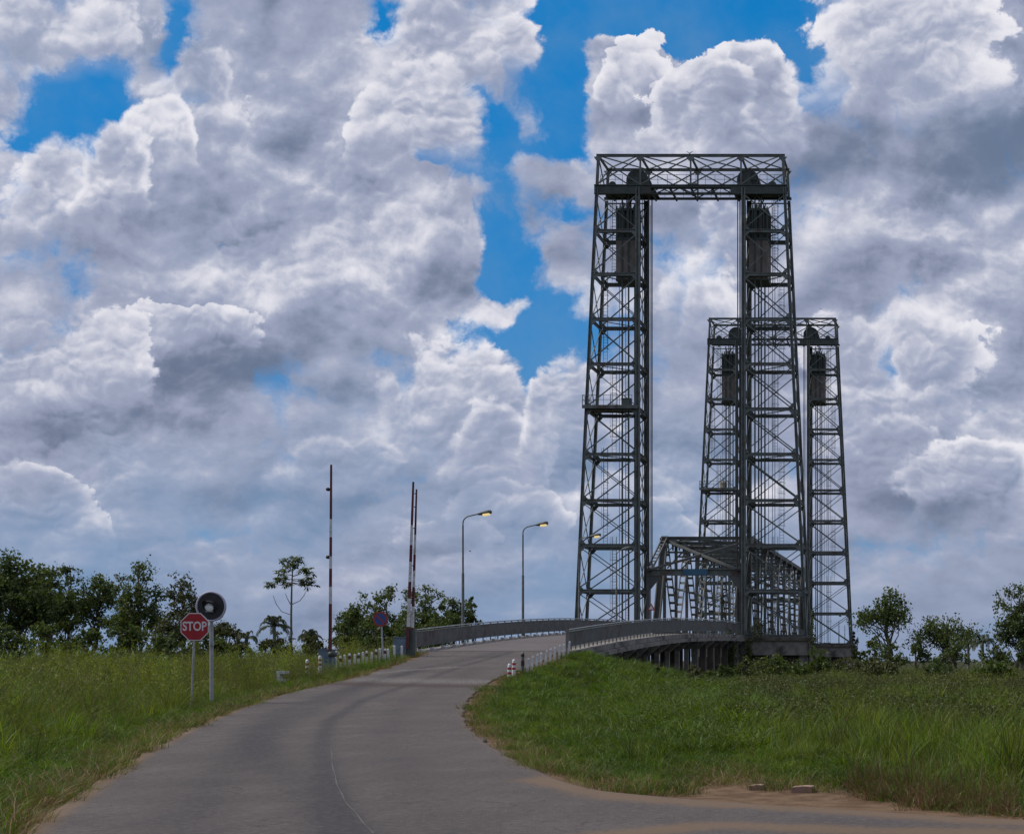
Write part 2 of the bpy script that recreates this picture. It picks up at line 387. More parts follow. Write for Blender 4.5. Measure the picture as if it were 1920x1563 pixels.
SIGNW = pmat('sign_white', (.62, .58, .58), (.7, .66, .65), 8, .5)
BARK = pmat('bark', (.05, .042, .035), (.10, .09, .075), 4, .9, bump=.5)
BARK_L = pmat('pale_bark', (.13, .125, .11), (.2, .19, .17), 4, .9)
BEIGE = pmat('beige_paint', (.27, .25, .19), (.34, .31, .24), 3, .6)
RIM = pmat('lilac_white_rim', (.36, .34, .44), (.44, .42, .52), 5, .5)
GLASS = pmat('lamp_glass', (.88, .9, .88), (.95, .96, .95), 3, .12, spec=.8)  # near-white base colour stands in for the sky reflected in the signal lens
BRICK = pmat('pinkish_concrete_block', (.24, .15, .11), (.32, .22, .17), 5, .9, bump=.3)
m = bpy.data.materials.new('lit_lamp'); m.use_nodes = True; b_ = m.node_tree.nodes['Principled BSDF']
b_.inputs['Emission Color'].default_value = (1, .75, .32, 1); b_.inputs['Emission Strength'].default_value = .6; b_.inputs['Base Color'].default_value = (.7, .55, .2, 1); LIT_M = m

# ================================================================== terrain and road
ZR_D = [-60, 0, 30, 40, 50, 62, 72, 82, 92, 102, 111, 124, 143, 157, 170, 300]
ZR_Z = [-1.7, -1.7, -1.7, -1.62, -1.45, -1.08, -.65, -.07, .55, 1.15, 1.6, 2.1, 2.45, 2.55, 2.6, 2.6]
def _zr_s():
    d = np.arange(-60, 300, .5); z = np.interp(d, ZR_D, ZR_Z); k = np.ones(21) / 21
    return d, np.convolve(np.pad(z, 10, 'edge'), k, 'valid')
_zd, _zz = _zr_s()
def zr(D): return np.interp(D, _zd, _zz)
def onroad(px, py):
    """road point seen at (px,py): solve the distance where the sight line meets the profile"""
    D = np.arange(8, 120, .02); f = zr(D) + (py - PY0) / F * D
    i = np.argmax(f > 0); d = D[i]
    return ((px - PX0) / F * d, d)
LE = [(40,1563),(110,1513),(182,1464),(255,1417),(365,1359),(452,1326),(525,1302),(616,1281),(693,1262),(781,1234),(806,1225)]
RE = [(1069,1226),(1000,1248),(937,1266),(906,1285),(877,1308),(865,1336),(881,1367),(918,1396),(971,1427),(1043,1461),(1112,1480),(1184,1488),(1277,1496),(1340,1501),(1436,1508),(1640,1520),(1920,1540)]
LW = [(-2.5, -30), (-4, 5), (-6.6, 11.5)] + [onroad(*p) for p in LE]
RW = [onroad(*p) for p in RE] + [(8, 15.2), (20, 14.2), (60, 13.5)]
LW[-1] = (-30.1, 92.0); RW[0] = (-22.5, 92.0)
def smooth_line(pts, n=4):
    P = np.array(pts); 
    for _ in range(2):
        Q = [P[0]]
        for a, b in zip(P[:-1], P[1:]): Q += [a * .75 + b * .25, a * .25 + b * .75]
        Q.append(P[-1]); P = np.array(Q)
    return P
LL = smooth_line(LW); RR = smooth_line(RW)
def XL(D): return np.interp(D, LL[:, 1], LL[:, 0])
def XR(D): i = np.argsort(RR[:, 1]); return np.interp(D, RR[i, 1], RR[i, 0], left=60)
def dist_line(X, Y, L):
    X = np.asarray(X, float); Y = np.asarray(Y, float); best = np.full(X.shape, 1e9)
    for a, b in zip(L[:-1], L[1:]):
        d = b - a; q = d @ d
        if q < 1e-9: continue
        t = np.clip(((X - a[0]) * d[0] + (Y - a[1]) * d[1]) / q, 0, 1)
        best = np.minimum(best, np.hypot(X - a[0] - t * d[0], Y - a[1] - t * d[1]))
    return best
def side(X, D):
    """<0 left verge, 0 road, >0 right verge"""
    return np.where(X < XL(D), -1, np.where((X > XR(D)) & (D > 13.5), 1, 0))
def edge_dist(X, D):
    s = side(X, D)
    return np.where(s == 0, 0, np.where(s < 0, dist_line(X, D, LL), dist_line(X, D, RR)))
_ph = rng.uniform(0, 6.28, (14, 2)); _fr = rng.uniform(.04, .5, (14, 2)) * rng.choice([-1, 1], (14, 2))
def inner_w(X, D):
    px = PX0 + F * X / np.maximum(D, 1)
    w = np.interp(px, [1100, 1200, 1277, 1340, 1436, 1564, 1660, 1820, 1920], [0, .3, 1.0, 1.8, 2.3, 2.3, 1.3, .8, .8])
    return w * (D < 27) * (side(X, D) > 0)
def lump(X, Y):
    z = 0
    for (a, b), (f, g) in zip(_ph, _fr): z = z + np.sin(X * f + a + Y * g) / (1 + 6 * math.hypot(f, g))
    return z / 3
def sstep(a, b, x): t = np.clip((x - a) / (b - a), 0, 1); return t * t * (3 - 2 * t)
def terrain(X, D):
    X = np.asarray(X, float); D = np.asarray(D, float)
    ed = edge_dist(X, D); s = side(X, D)
    zroad = np.where(D < 93, zr(D), .5 - (D - 93) * .30)
    base = -1.72 + .5 * sstep(45, 110, D) * (s <= 0) + lump(X, D) * .22
    zb = np.maximum(base, zroad - .03 - np.maximum(0, ed - .9) * .30)
    w = sstep(.0, 3.0, ed)
    z = np.where(ed <= 0, zroad - .045, zb * w + np.maximum(zroad - .05 - ed * .06, -9) * (1 - w))
    riv = sstep(168, 182, D) * (1 - sstep(215, 230, D))
    z = z - riv * 3.6
    return z + EYE

# ================================================================== ground, road, river
def grid_mesh(name, xs, ys, zf, mat, attrs=None, kind='structure'):
    X, Y = np.meshgrid(xs, ys); Z = zf(X, Y)
    v = np.stack([X.ravel(), Y.ravel(), Z.ravel()], 1); nx, ny = len(xs), len(ys)
    i = np.arange(ny - 1)[:, None] * nx + np.arange(nx - 1)[None, :]; i = i.ravel()
    q = np.stack([i, i + 1, i + nx + 1, i + nx], 1)
    at = {k: f(X, Y).ravel() for k, f in (attrs or {}).items()}
    o = fast_mesh(name, v, q, mat, attrs=at, smooth=True); tag(o, kind=kind); return o
def attr_node(nt, n): a = nt.nodes.new('ShaderNodeAttribute'); a.attribute_name = n; return V(nt, a.outputs['Fac'])
def ground_mat():
    m = bpy.data.materials.new('verge_soil'); m.use_nodes = True; nt = m.node_tree; b = nt.nodes['Principled BSDF']
    g = nt.nodes.new('ShaderNodeNewGeometry'); co = g.outputs['Position']
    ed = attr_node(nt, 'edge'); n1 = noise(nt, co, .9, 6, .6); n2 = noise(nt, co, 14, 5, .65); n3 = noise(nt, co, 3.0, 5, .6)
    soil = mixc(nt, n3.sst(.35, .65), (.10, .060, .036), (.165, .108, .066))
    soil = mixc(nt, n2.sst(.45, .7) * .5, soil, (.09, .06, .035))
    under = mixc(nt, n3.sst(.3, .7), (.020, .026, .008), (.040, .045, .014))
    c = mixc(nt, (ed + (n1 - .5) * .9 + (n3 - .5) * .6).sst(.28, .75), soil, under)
    nt.links.new(c, b.inputs['Base Color']); b.inputs['Roughness'].default_value = .95; b.inputs['Specular IOR Level'].default_value = .15
    bn = nt.nodes.new('ShaderNodeBump'); bn.inputs['Strength'].default_value = .7; bn.inputs['Distance'].default_value = .04
    nt.links.new((n2 + n3).s, bn.inputs['Height']); nt.links.new(bn.outputs[0], b.inputs['Normal'])
    return m
GM = ground_mat()
def axis(a, b, fine, c, d, coarse_n):
    return np.unique(np.concatenate([np.linspace(-2500, a, 18), np.arange(a, b, fine), np.linspace(b, 2500, 18)]))
xs = np.unique(np.concatenate([np.linspace(-3000, -90, 14), np.arange(-90, 14, .5), np.linspace(14, 60, 24), np.linspace(60, 3000, 14)]))
ys = np.unique(np.concatenate([np.linspace(-200, 0, 6), np.arange(0, 14, 1), np.arange(14, 130, .5), np.linspace(130, 260, 50), np.linspace(260, 6000, 16)]))
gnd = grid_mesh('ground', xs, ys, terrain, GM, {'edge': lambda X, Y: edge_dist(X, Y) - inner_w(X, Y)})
riv = bpy.data.materials.new('river_water'); riv.use_nodes = True; b_ = riv.node_tree.nodes['Principled BSDF']
b_.inputs['Base Color'].default_value = (.06, .05, .035, 1); b_.inputs['Roughness'].default_value = .12
bn = riv.node_tree.nodes.new('ShaderNodeBump'); bn.inputs['Strength'].default_value = .3; riv.node_tree.links.new(noise(riv.node_tree, None, 40, 4).s, bn.inputs['Height']); riv.node_tree.links.new(bn.outputs[0], b_.inputs['Normal'])
tag(grid_mesh('river', np.linspace(-400, 400, 3), np.linspace(170, 228, 3), lambda X, Y: X * 0 - .75, riv), kind='structure')

def road_mat():
    m = bpy.data.materials.new('worn_asphalt'); m.use_nodes = True; nt = m.node_tree; b = nt.nodes['Principled BSDF']
    g = nt.nodes.new('ShaderNodeNewGeometry'); co = g.outputs['Position']
    n1 = noise(nt, co, .35, 5, .6); n2 = noise(nt, vmath(nt, 'MULTIPLY', co, (1.6, .30, 1)), 1.5, 6, .62); n3 = noise(nt, co, 45, 3, .7); n4 = noise(nt, co, 11, 5, .65)
    c = mixc(nt, n1.sst(.35, .65), (.070, .060, .057), (.096, .081, .075))
    c = mixc(nt, n2.sst(.40, .68) * .5, c, (.055, .048, .050))
    c = mixc(nt, n3.sst(.5, .72) * .55, c, (.19, .17, .16)); c = mixc(nt, (1.0 - n3.sst(.30, .5)) * .55, c, (.028, .025, .026))
    c = mixc(nt, (attr_node(nt, 'tyre') * (n2 * .9 + .5)).sat() * .85, c, (.034, .032, .035))
    c = mixc(nt, n4.sst(.48, .66) * .38, c, (.135, .12, .112)); c = mixc(nt, (1.0 - n4.sst(.34, .50)) * .40, c, (.040, .036, .038))
    vn = nt.nodes.new('ShaderNodeTexVoronoi'); vn.feature = 'DISTANCE_TO_EDGE'; vn.inputs['Scale'].default_value = .75
    wv = vmath(nt, 'ADD', co, vmath(nt, 'SCALE', noise(nt, co, 1.1, 5, .65, col=True), scale=.9)); nt.links.new(wv, vn.inputs['Vector'])
    crack = (1.0 - V(nt, vn.outputs['Distance']).sst(.006, .016)) * n1.sst(.46, .60)
    c = mixc(nt, crack * .55, c, (.022, .020, .022))
    sand = (attr_node(nt, 'sand') + (n2 - .5) * 1.0 + (n4 - .5) * .5).sst(.25, 1.15)
    c = mixc(nt, sand * .66, c, (.165, .108, .064))
    c = mixc(nt, (attr_node(nt, 'joint') * (n4 * .8 + .6)).sat() * .6, c, (.045, .022, .018))
    c = mixc(nt, (attr_node(nt, 'pale') * (n4.sst(.42, .56))).sat() * .7, c, (.21, .19, .175))
    nt.links.new(c, b.inputs['Base Color']); b.inputs['Roughness'].default_value = .85; b.inputs['Specular IOR Level'].default_value = .2
    bn = nt.nodes.new('ShaderNodeBump'); bn.inputs['Strength'].default_value = .5; bn.inputs['Distance'].default_value = .01
    nt.links.new((n3 + n4).s, bn.inputs['Height']); nt.links.new(bn.outputs[0], b.inputs['Normal'])
    return m
def polyw(pts): return np.array([onroad(*p) for p in pts])
TY1 = polyw([(640,1563),(560,1475),(480,1400),(470,1372),(520,1335),(600,1306),(700,1275),(800,1250)])
TY2 = polyw([(645,1563),(618,1470),(600,1400),(618,1350),(680,1312),(760,1285),(860,1250),(960,1222)])
TY3 = polyw([(830,1563),(760,1450),(730,1390),(735,1340),(770,1310),(830,1280),(900,1250)])
TY4 = polyw([(960,1218),(880,1235),(800,1252),(700,1278),(620,1312),(520,1360),(430,1430),(330,1563)])
SAND1 = polyw([(1040,1462),(1180,1492),(1340,1504),(1540,1512),(1920,1538)])
SAND2 = polyw([(1150,1563),(1350,1545),(1600,1556),(1920,1562)])
SAND3 = polyw([(20,1560),(110,1510),(182,1462),(255,1415),(365,1357),(452,1324)])
JN = polyw([(640,1281),(760,1284),(915,1286)]); JN2 = polyw([(690,1263),(760,1256),(850,1250)])
def gs(X, Y, L, w): return np.exp(-(dist_line(X, Y, L) / w) ** 2)
rows = np.unique(np.concatenate([np.arange(-30, 12, 2.0), np.arange(12, 24, .10), np.arange(24, 60, .22), np.arange(60, 92.01, .12)]))
NC = 150; tt = np.linspace(0, 1, NC)
RX = []; 
for d in rows:
    a, b = float(XL(d)), float(XR(d)) if d > 13.4 else 60.
    if b > 3: 
        t2 = np.concatenate([np.linspace(a, 3, NC - 12, endpoint=False), np.linspace(3, max(b, 3.2), 12)])
    else: t2 = a + (b - a) * tt
    RX.append(t2)
RX = np.array(RX); RY = np.repeat(rows[:, None], NC, 1); RZ = zr(RY) + EYE
jit = (rng.normal(0, .018, len(rows)) + .10 * np.sin(rows * 2.1) * np.sin(rows * .7 + 1)); jit[rows < 26] *= .15; RX[:, 0] += jit * .8; RX[:, -1] += np.roll(jit, 7) * .8 * (RX[:, -1] < 20)
RX = np.concatenate([RX[:, :1] - .05, RX, RX[:, -1:] + .05], 1); NC += 2; RY = np.repeat(rows[:, None], NC, 1); RZ = zr(RY) + EYE; RZ[:, 0] -= .22; RZ[:, -1] -= .22
vv = np.stack([RX.ravel(), RY.ravel(), RZ.ravel()], 1); i = (np.arange(len(rows) - 1)[:, None] * NC + np.arange(NC - 1)[None]).ravel()
tyre = (gs(RX, RY, TY1, .42) * .6 + gs(RX, RY, TY2, .22) * .9 + gs(RX, RY, TY3, .5) * .3 + gs(RX, RY, TY4, .5) * .6)
sand = gs(RX, RY, SAND1, .65) * 1.15 + .12 * sstep(-6, 0, RX) * (RY < 20) + gs(RX, RY, SAND2, .45) * 1.05 + gs(RX, RY, SAND3, .26) * .8 + np.exp(-(np.minimum(dist_line(RX, RY, RR), dist_line(RX, RY, LL)) / .28) ** 2) * .6
joint = gs(RX, RY, JN, 1.1) * 1.2; pale = gs(RX, RY, [JN[0] + [0, 3.2], JN[1] + [0, 3.2], JN[2] + [0, 3.0]], 1.6) * .8 + gs(RX, RY, JN2, .5) * .8
road = fast_mesh('road', vv, np.stack([i, i + 1, i + NC + 1, i + NC], 1), road_mat(), attrs={'tyre': tyre, 'sand': sand, 'joint': joint, 'pale': pale}, smooth=True)
tag(road, kind='structure')
# the cracked seam down the middle, a hair-thin pale strip
seam = [(700,1563),(668,1525),(645,1500),(632,1470),(624,1440),(621,1405)]
SW = smooth_line([onroad(*p) for p in seam]); SWn = []
mb = MB(); prev = None
for k, (x, y) in enumerate(SW):
    w = .007 + .004 * math.sin(k * 1.9); o_ = .008 * math.sin(k * 1.3)
    a, b = (x - w + o_, y, float(zr(y)) + EYE + .005), (x + w + o_, y, float(zr(y)) + EYE + .005)
    if prev: mb.add([prev[0], prev[1], b, a], [(0, 1, 2, 3)])
    prev = (a, b)
o = mb.build('road_marking', pmat('worn_line_paint', (.058, .053, .053), (.10, .091, .088), 14, .8)); tag(o, kind='structure')

# ================================================================== approach viaduct
def XPL(D): return -30.9 + (D - 92) * .0215
def XPR(D): return -22.0 + (D - 92) * .0246
def zdk(D): return float(zr(D)) + EYE
DS = list(np.arange(92, 163.3, 2.35))
via = empty('approach_viaduct', (-26, 92, EYE - 1.5), 'long low concrete viaduct carrying the road up to the lift bridge', 'viaduct')
def sweep(mb, Ds, sect):
    """sect(D) -> closed list of (x,z); sweep along D"""
    ring = [[(x, D, z) for x, z in sect(D)] for D in Ds]; n = len(ring[0]); vs = [p for r in ring for p in r]
    fs = [(i * n + k, i * n + (k + 1) % n, (i + 1) * n + (k + 1) % n, (i + 1) * n + k) for i in range(len(ring) - 1) for k in range(n)]
    mb.add(vs, fs + [tuple(range(n)), tuple(range((len(ring) - 1) * n, len(ring) * n))[::-1]])
def rect(x0, x1, z0, z1): return [(x0, z0), (x1, z0), (x1, z1), (x0, z1)]
mb = MB(); sweep(mb, DS, lambda D: rect(XPL(D) - .45, XPR(D) + .45, zdk(D) - .32, zdk(D) + .004)); mb.build('deck', CONC, via)
mb = MB(); sweep(mb, DS, lambda D: rect(XPL(D) + .9, XPR(D) - .6, zdk(D) + .006, zdk(D) + .012)); mb.build('carriageway', pmat('deck_asphalt', (.074, .063, .063), (.10, .086, .083), .5, .85, bump=.2), via)
for s_ in (0, 1):
    mb = MB()
    sweep(mb, DS, (lambda D: rect(XPR(D) + .46, XPR(D) + .72, zdk(D) - .62, zdk(D) - .34)) if s_ else (lambda D: rect(XPL(D) - .72, XPL(D) - .46, zdk(D) - .62, zdk(D) - .34)))
    mb.build('edge_beam', CONC, via)
mb = MB()
for q in (.15, .38, .62, .85): sweep(mb, DS[1:], lambda D: rect(XPL(D) * (1 - q) + XPR(D) * q - .25, XPL(D) * (1 - q) + XPR(D) * q + .25, zdk(D) - .85, zdk(D) - .325))
mb.build('girders', CONC_B, via)
for D in np.arange(95, 156, 3.9):
    for sx, X in ((1, XPR(D)), (-1, XPL(D))):
        mb = MB(); z = zdk(D) - .62
        mb.prism([(X + sx * .72, D - .1, z), (X + sx * .72, D - .1, z - .1), (X - sx * .1, D - .1, z - .8), (X - sx * .1, D - .1, z)], (0, .2, 0)); mb.build('bracket', CONC, via)
    zg = float(terrain(XPR(D) - .8, D)) - .4
    for x in (XPR(D) - .25, XPL(D) + .25, (XPR(D) + XPL(D)) / 2):
        mb = MB(); r = .11 if D < 118 else (.17 if D < 132 else .26)
        mb.box((x - r, D - r, min(zg, zdk(D) - 2)), (x + r, D + r, zdk(D) - .62)); mb.build('column', CONC if D < 135 else CONC_B, via)
    mb = MB(); mb.box((XPL(D) + .05, D - .22, zdk(D) - 1.25), (XPR(D) - .05, D + .22, zdk(D) - .855)); mb.build('crossbeam', CONC_B, via)
# abutment wall at the road end
mb = MB(); mb.box((-31.3, 91.3, EYE - 2.2), (-21.6, 92.4, EYE + .2)); mb.build('abutment', CONC, via)
def parapet(XF, pitch, label, sgn, D0=92., D1=157.):
    r = empty('bridge_parapet', (XF(D0), D0, zdk(D0)), label, 'parapet', 'parapets of the approach viaduct')
    Ds = list(np.arange(D0, D1, 2.2)) + [D1]
    mb = MB(); sweep(mb, Ds, lambda D: rect(XF(D) - .035, XF(D) + .035, zdk(D) + .30, zdk(D) + 1.12)); mb.build('panel', PANEL, r)
    mb = MB()
    for z_ in (.28, 1.13): sweep(mb, Ds, lambda D: rect(XF(D) - .06, XF(D) + .06, zdk(D) + z_ - .025, zdk(D) + z_ + .02))
    mb.build('frame_rail', STEEL, r)
    mb = MB(); mb.tube([(XF(D), D, zdk(D) + 1.25) for D in Ds], .04, 8); mb.build('top_rail', GALV, r)
    for D in np.arange(D0 + .05, D1, pitch):
        mb = MB(); x = XF(D) - .09
        mb.box((x - .03, D - .04, zdk(D)), (x + .03, D + .04, zdk(D) + 1.22)); mb.build('post', STEEL, r)
    mb = MB(); mb.box((XF(D0) - .09, D0 - .14, zdk(D0) - .1), (XF(D0) + .09, D0 - .02, zdk(D0) + 1.3)); mb.build('end_post', CONC, r)
    return r
parapet(XPL, 1.6, 'grey panelled parapet along the left of the road, behind the street lamps', -1)
parapet(XPR, 1.05, 'grey panelled parapet on the right, seen from outside above the concrete piles', 1)
# kerb stones along the left of the carriageway
ks = None; KERB = pmat('whitewashed_kerb', (.30, .29, .27), (.48, .46, .43), 3, .8)
kerbs = []
D = 90.2; k = 0
while D < 150:
    x = XPL(D) + .78; z = zdk(D)
    if ks is None:
        mb = MB(); mb.prism([(0, 0, -.06), (.2, 0, -.06), (.2, 0, .17), (.14, 0, .23), (.03, 0, .23), (0, 0, .18)], (0, 1.05, 0))
        ks = mb.build('kerb_stone', KERB, origin=(0, 0, 0)); o = ks
    else: o = ks.copy(); COL.objects.link(o)
    o.location = (x, D, z); tag(o, 'whitewashed kerb stone in the row along the left edge of the viaduct road', 'kerb stone', 'kerb stones in a row left of the viaduct road')
    D += 1.95; k += 1

# ================================================================== lift bridge towers
D1 = 157.75; DEP = 4.6; CX = -25.4; ZB = 2.32; ZT = 50.6
LV = [ZB + .12, 7.0, 11.55, 16.04, 20.67, 25.2, 29.7, 34.2, 38.7, 43.05, 46.9]
def xo(z): return 9.25 + (ZT - z) / (ZT - 2.3) * 2.3
XI = 5.3
def TP(off, z, y): return Vector((CX + off, D1 + y, z + EYE))
def ladder(mb, p0, p1, w=.42, cage=True, side_=1, rung=.32, t=.035):
    p0 = Vector(p0); p1 = Vector(p1); L = (p1 - p0).length; d = (p1 - p0) / L
    for s in (-1, 1): mb.bar(p0 + Vector((s * w / 2, 0, 0)), p1 + Vector((s * w / 2, 0, 0)), t, t)
    n = int(L / rung)
    for i in range(1, n): q = p0 + d * (i * rung); mb.bar(q - Vector((w / 2, 0, 0)), q + Vector((w / 2, 0, 0)), .025, .025)
    if cage:
        for i in range(2, int(L / 1.1)):
            q = p0 + d * (i * 1.1); pts = [q + Vector((math.cos(a) * .38, side_ * math.sin(a) * .7, 0)) for a in np.linspace(0, math.pi, 7)]
            for a, b in zip(pts[:-1], pts[1:]): mb.bar(a, b, .03, .04)
        for a in (.5, math.pi / 2, math.pi - .5):
            o_ = Vector((math.cos(a) * .38, side_ * math.sin(a) * .7, 0)); mb.bar(p0 + d * 2.2 + o_, p1 + o_, .025, .025)
def make_tower():
    root = empty('lift_bridge_tower', (CX, D1, ZB + EYE), 'tall dark steel lattice lift tower at the near end of the bridge', 'bridge tower', 'two lattice towers of the lift bridge')
    for sx in (-1, 1):
        for y in (0, DEP):
            mb = MB(); a = TP(sx * xo(ZB), ZB, y); b = TP(sx * xo(47.4), 47.4, y)
            for k in (-1, 1): mb.bar(a + Vector((k * .11, 0, 0)), b + Vector((k * .11, 0, 0)), .07, .30, (0, 1, 0))
            mb.bar(a, b, .2, .06, (0, 1, 0)); mb.build('column', STEEL, root)
            mb = MB(); a = TP(sx * XI, ZB, y); b = TP(sx * XI, 47.4, y); w = .15 if y == 0 else .18
            for k in (-1, 1): mb.bar(a + Vector((k * w, 0, 0)), b + Vector((k * w, 0, 0)), .12, .42, (0, 1, 0))
            mb.bar(a, b, 2 * w - .12, .07, (0, 1, 0)); mb.build('column', STEEL, root)
            mb = MB(); 
            for xx in (sx * xo(ZB), sx * XI): p = TP(xx, ZB, y); mb.box(p - Vector((.45, .4, .0)), p + Vector((.45, .4, .14)))
            mb.build('base_plate', STEEL, root)
        for li, z in enumerate(LV[:-1]):
            mb = MB(); X0, X1 = sx * xo(z), sx * XI
            for y in (0, DEP):
                s_ = .21
                mb.ibar(TP(X0 - sx * s_, z, y), TP(X1 + sx * s_, z, y), .22, .33, t=.06)
                for xx, dr in ((X0, -sx), (X1, sx)):     # gusset plates
                    for dz in ((1, -1) if li not in (0,) else (1,)):
                        yy = y - .17 if y == 0 else y + .15
                        p = TP(xx, z, yy)
                        mb.prism([p + Vector((dr * .10, 0, dz * .12)), p + Vector((dr * .62, 0, dz * .16)), p + Vector((dr * .26, 0, dz * .58)), p + Vector((dr * .10, 0, dz * .58))], (0, .022, 0))
            for xx in (X0, X1): mb.ibar(TP(xx, z, .2), TP(xx, z, DEP - .2), .2, .3, t=.05)
            if 0 < li: 
                mb.bar(TP(X0, z, 0), TP(X1, z, DEP), .08, .08)
            mb.build('strut_ring', STEEL, root)
        for z0, z1 in zip(LV[:-1], LV[1:]):
            for y in (0, DEP):                    # front and back faces
                mb = MB(); dd = .05 if y == 0 else -.05
                for (a, b, o_) in ((TP(sx * xo(z0), z0 + .2, y), TP(sx * XI, z1 - .2, y), -.06), (TP(sx * XI, z0 + .2, y), TP(sx * xo(z1), z1 - .2, y), .06)):
                    w_ = .085 if o_ > 0 else .12
                    mb.bar(a + Vector((0, o_, 0)), b + Vector((0, o_, 0)), .08, w_)
                mb.build('cross_brace', STEEL, root)
            for xa, xb in ((sx * xo(z0), sx * xo(z1)), (sx * XI, sx * XI)):
                mb = MB()
                mb.bar(TP(xa, z0 + .2, .1) + Vector((.06, 0, 0)), TP(xb, z1 - .2, DEP - .1) + Vector((.06, 0, 0)), .08, .07)
                mb.bar(TP(xa, z0 + .2, DEP - .1) - Vector((.06, 0, 0)), TP(xb, z1 - .2, .1) - Vector((.06, 0, 0)), .08, .07)
                mb.build('cross_brace', STEEL, root)
        # counterweight guides
        mb = MB()
        for k in (-.32, .32): 
            for y in (.7, DEP - .7): mb.ibar(TP(sx * 6.68 + k, ZB, y), TP(sx * 6.68 + k, 46.6, y), .13, .2, (0, 1, 0), .04)
        for z in LV[1:]: mb.bar(TP(sx * XI, z + .02, .7), TP(sx * xo(z), z + .02, .7), .1, .12); mb.bar(TP(sx * XI, z + .02, DEP - .7), TP(sx * xo(z), z + .02, DEP - .7), .1, .12)
        mb.build('guide_rails', STEEL_D, root)
        # ladders in flights behind the back face, and pipe runs
        mb = MB(); xa, xb = (-8.45, -9.35) if sx < 0 else (8.1, 8.75)
        zz = [2.6, 11.6, 20.7, 29.7, 38.8, 47.4]
        for i in range(5): ladder(mb, TP(xa if i % 2 == 0 else xb, zz[i], DEP - .9), TP(xa if i % 2 == 0 else xb, zz[i + 1] + 1.1, DEP - .9), side_=-1)
        mb.build('ladder', GALV_D, root)
        mb = MB()
        for xx in (7.35, 7.75, 8.0): mb.bar(TP(sx * xx, ZB, DEP - .45), TP(sx * xx, 46.6, DEP - .45), .05, .05)
        mb.build('conduit', GALV_D, root)
    # lower rack ladder and platform on the left trestle
    mb = MB(); ladder(mb, TP(-6.45, ZB, .45), TP(-6.45, 25.2, .45), .34, False, rung=.28); mb.build('ladder', GALV_D, root)
    mb = MB(); z = 25.2; x0, x1 = -xo(z) - .3, -XI + .1
    mb.box(TP(x0, z + .23, -.55), TP(x1, z + .29, DEP - .6)); mb.box(TP(x0, z - .02, -.62), TP(x1, z + .33, -.56)); mb.build('platform', STEEL, root)
    def railing(mb, a, b, n, h=1.05):
        a = Vector(a); b = Vector(b)
        for zz_ in (h, h * .55): mb.bar(a + Vector((0, 0, zz_)), b + Vector((0, 0, zz_)), .035, .035)
        for i in range(n + 1): q = a.lerp(b, i / n); mb.bar(q, q + Vector((0, 0, h)), .035, .035)
    mb = MB(); railing(mb, TP(x0, z + .29, -.5), TP(x1 - .6, z + .29, -.5), 7); railing(mb, TP(x0 + .05, z + .29, -.45), TP(x0 + .05, z + .29, DEP - .7), 5); mb.build('railing', STEEL, root)
    # head: machinery girders, top truss
    zg = 47.15
    mb = MB()
    for y in (0, DEP):
        for sx in (-1, 1): mb.ibar(TP(sx * (xo(zg) + .25), 47.2 if y == 0 else 47.62, y), TP(sx * 4.0, 47.2 if y == 0 else 47.62, y), .34, .94 if y == 0 else .2, t=.08 if y == 0 else .05)
        mb.ibar(TP(-4.0, 47.52 + .1 * (y > 0), y), TP(4.0, 47.52 + .1 * (y > 0), y), .28, .3 - .1 * (y > 0), t=.05)
    mb.ibar(TP(-5.1, 46.78, 0), TP(5.1, 46.78, 0), .22, .22, t=.05)
    for i in range(8):
        a, b = -4 + i, -3 + i; u_, d_ = (47.4, 46.88) if i % 2 else (46.88, 47.4); mb.bar(TP(a, u_, 0), TP(b, d_, 0), .08, .10)
    mb.build('machinery_girder', STEEL_D, root)
    mb = MB(); mb.box(TP(-xo(47.7) + .1, 47.66, .22), TP(-3.9, 47.71, DEP - .22)); mb.box(TP(3.9, 47.66, .22), TP(xo(47.7) - .1, 47.71, DEP - .22)); mb.box(TP(-3.88, 47.67, .22), TP(3.88, 47.72, 1.5))
    for x in np.linspace(-8.5, 8.5, 9): mb.bar(TP(x, 47.4, .2), TP(x, 47.4, DEP - .2), .14, .25)
    mb.build('machinery_floor', STEEL_D, root)
    nodes = [-9.25, -5.05, 0, 5.05, 9.25]
    def nx(o_, z): return o_ * xo(z) / 9.25 if abs(o_) > 9 else o_
    for fy, y in enumerate((0, DEP)):
        mb = MB(); mb.ibar(TP(-9.45, ZT, y), TP(9.45, ZT, y), .24, .26, t=.06)
        for o_ in nodes: w = .26 if abs(o_) > 9 else .16; mb.bar(TP(nx(o_, 47.6), 47.6, y), TP(o_, ZT - .13, y), w, w, (0, 1, 0))
        for a, b in zip(nodes[:-1], nodes[1:]):
            mb.bar(TP(nx(a, 47.7), 47.7, y - .05), TP(b, ZT - .15, y - .05), .08, .12); mb.bar(TP(a, ZT - .15, y + .05), TP(nx(b, 47.7), 47.7, y + .05), .08, .12)
        for o_ in nodes: p = TP(o_, ZT - .16, y - .15); mb.prism([p + Vector((-.45, 0, 0)), p + Vector((.45, 0, 0)), p + Vector((.16, 0, -.42)), p + Vector((-.16, 0, -.42))], (0, .02, 0))
        mb.build('head_truss', STEEL, root)
    mb = MB()
    for o_ in nodes: mb.ibar(TP(o_, ZT - .02, .12), TP(o_, ZT - .02, DEP - .12), .18, .2, t=.05)
    for a, b in zip(nodes[:-1], nodes[1:]): mb.bar(TP(a, ZT - .02, 0), TP(b, ZT - .02, DEP), .1, .1); mb.bar(TP(b, ZT + .09, 0), TP(a, ZT + .09, DEP), .1, .1)
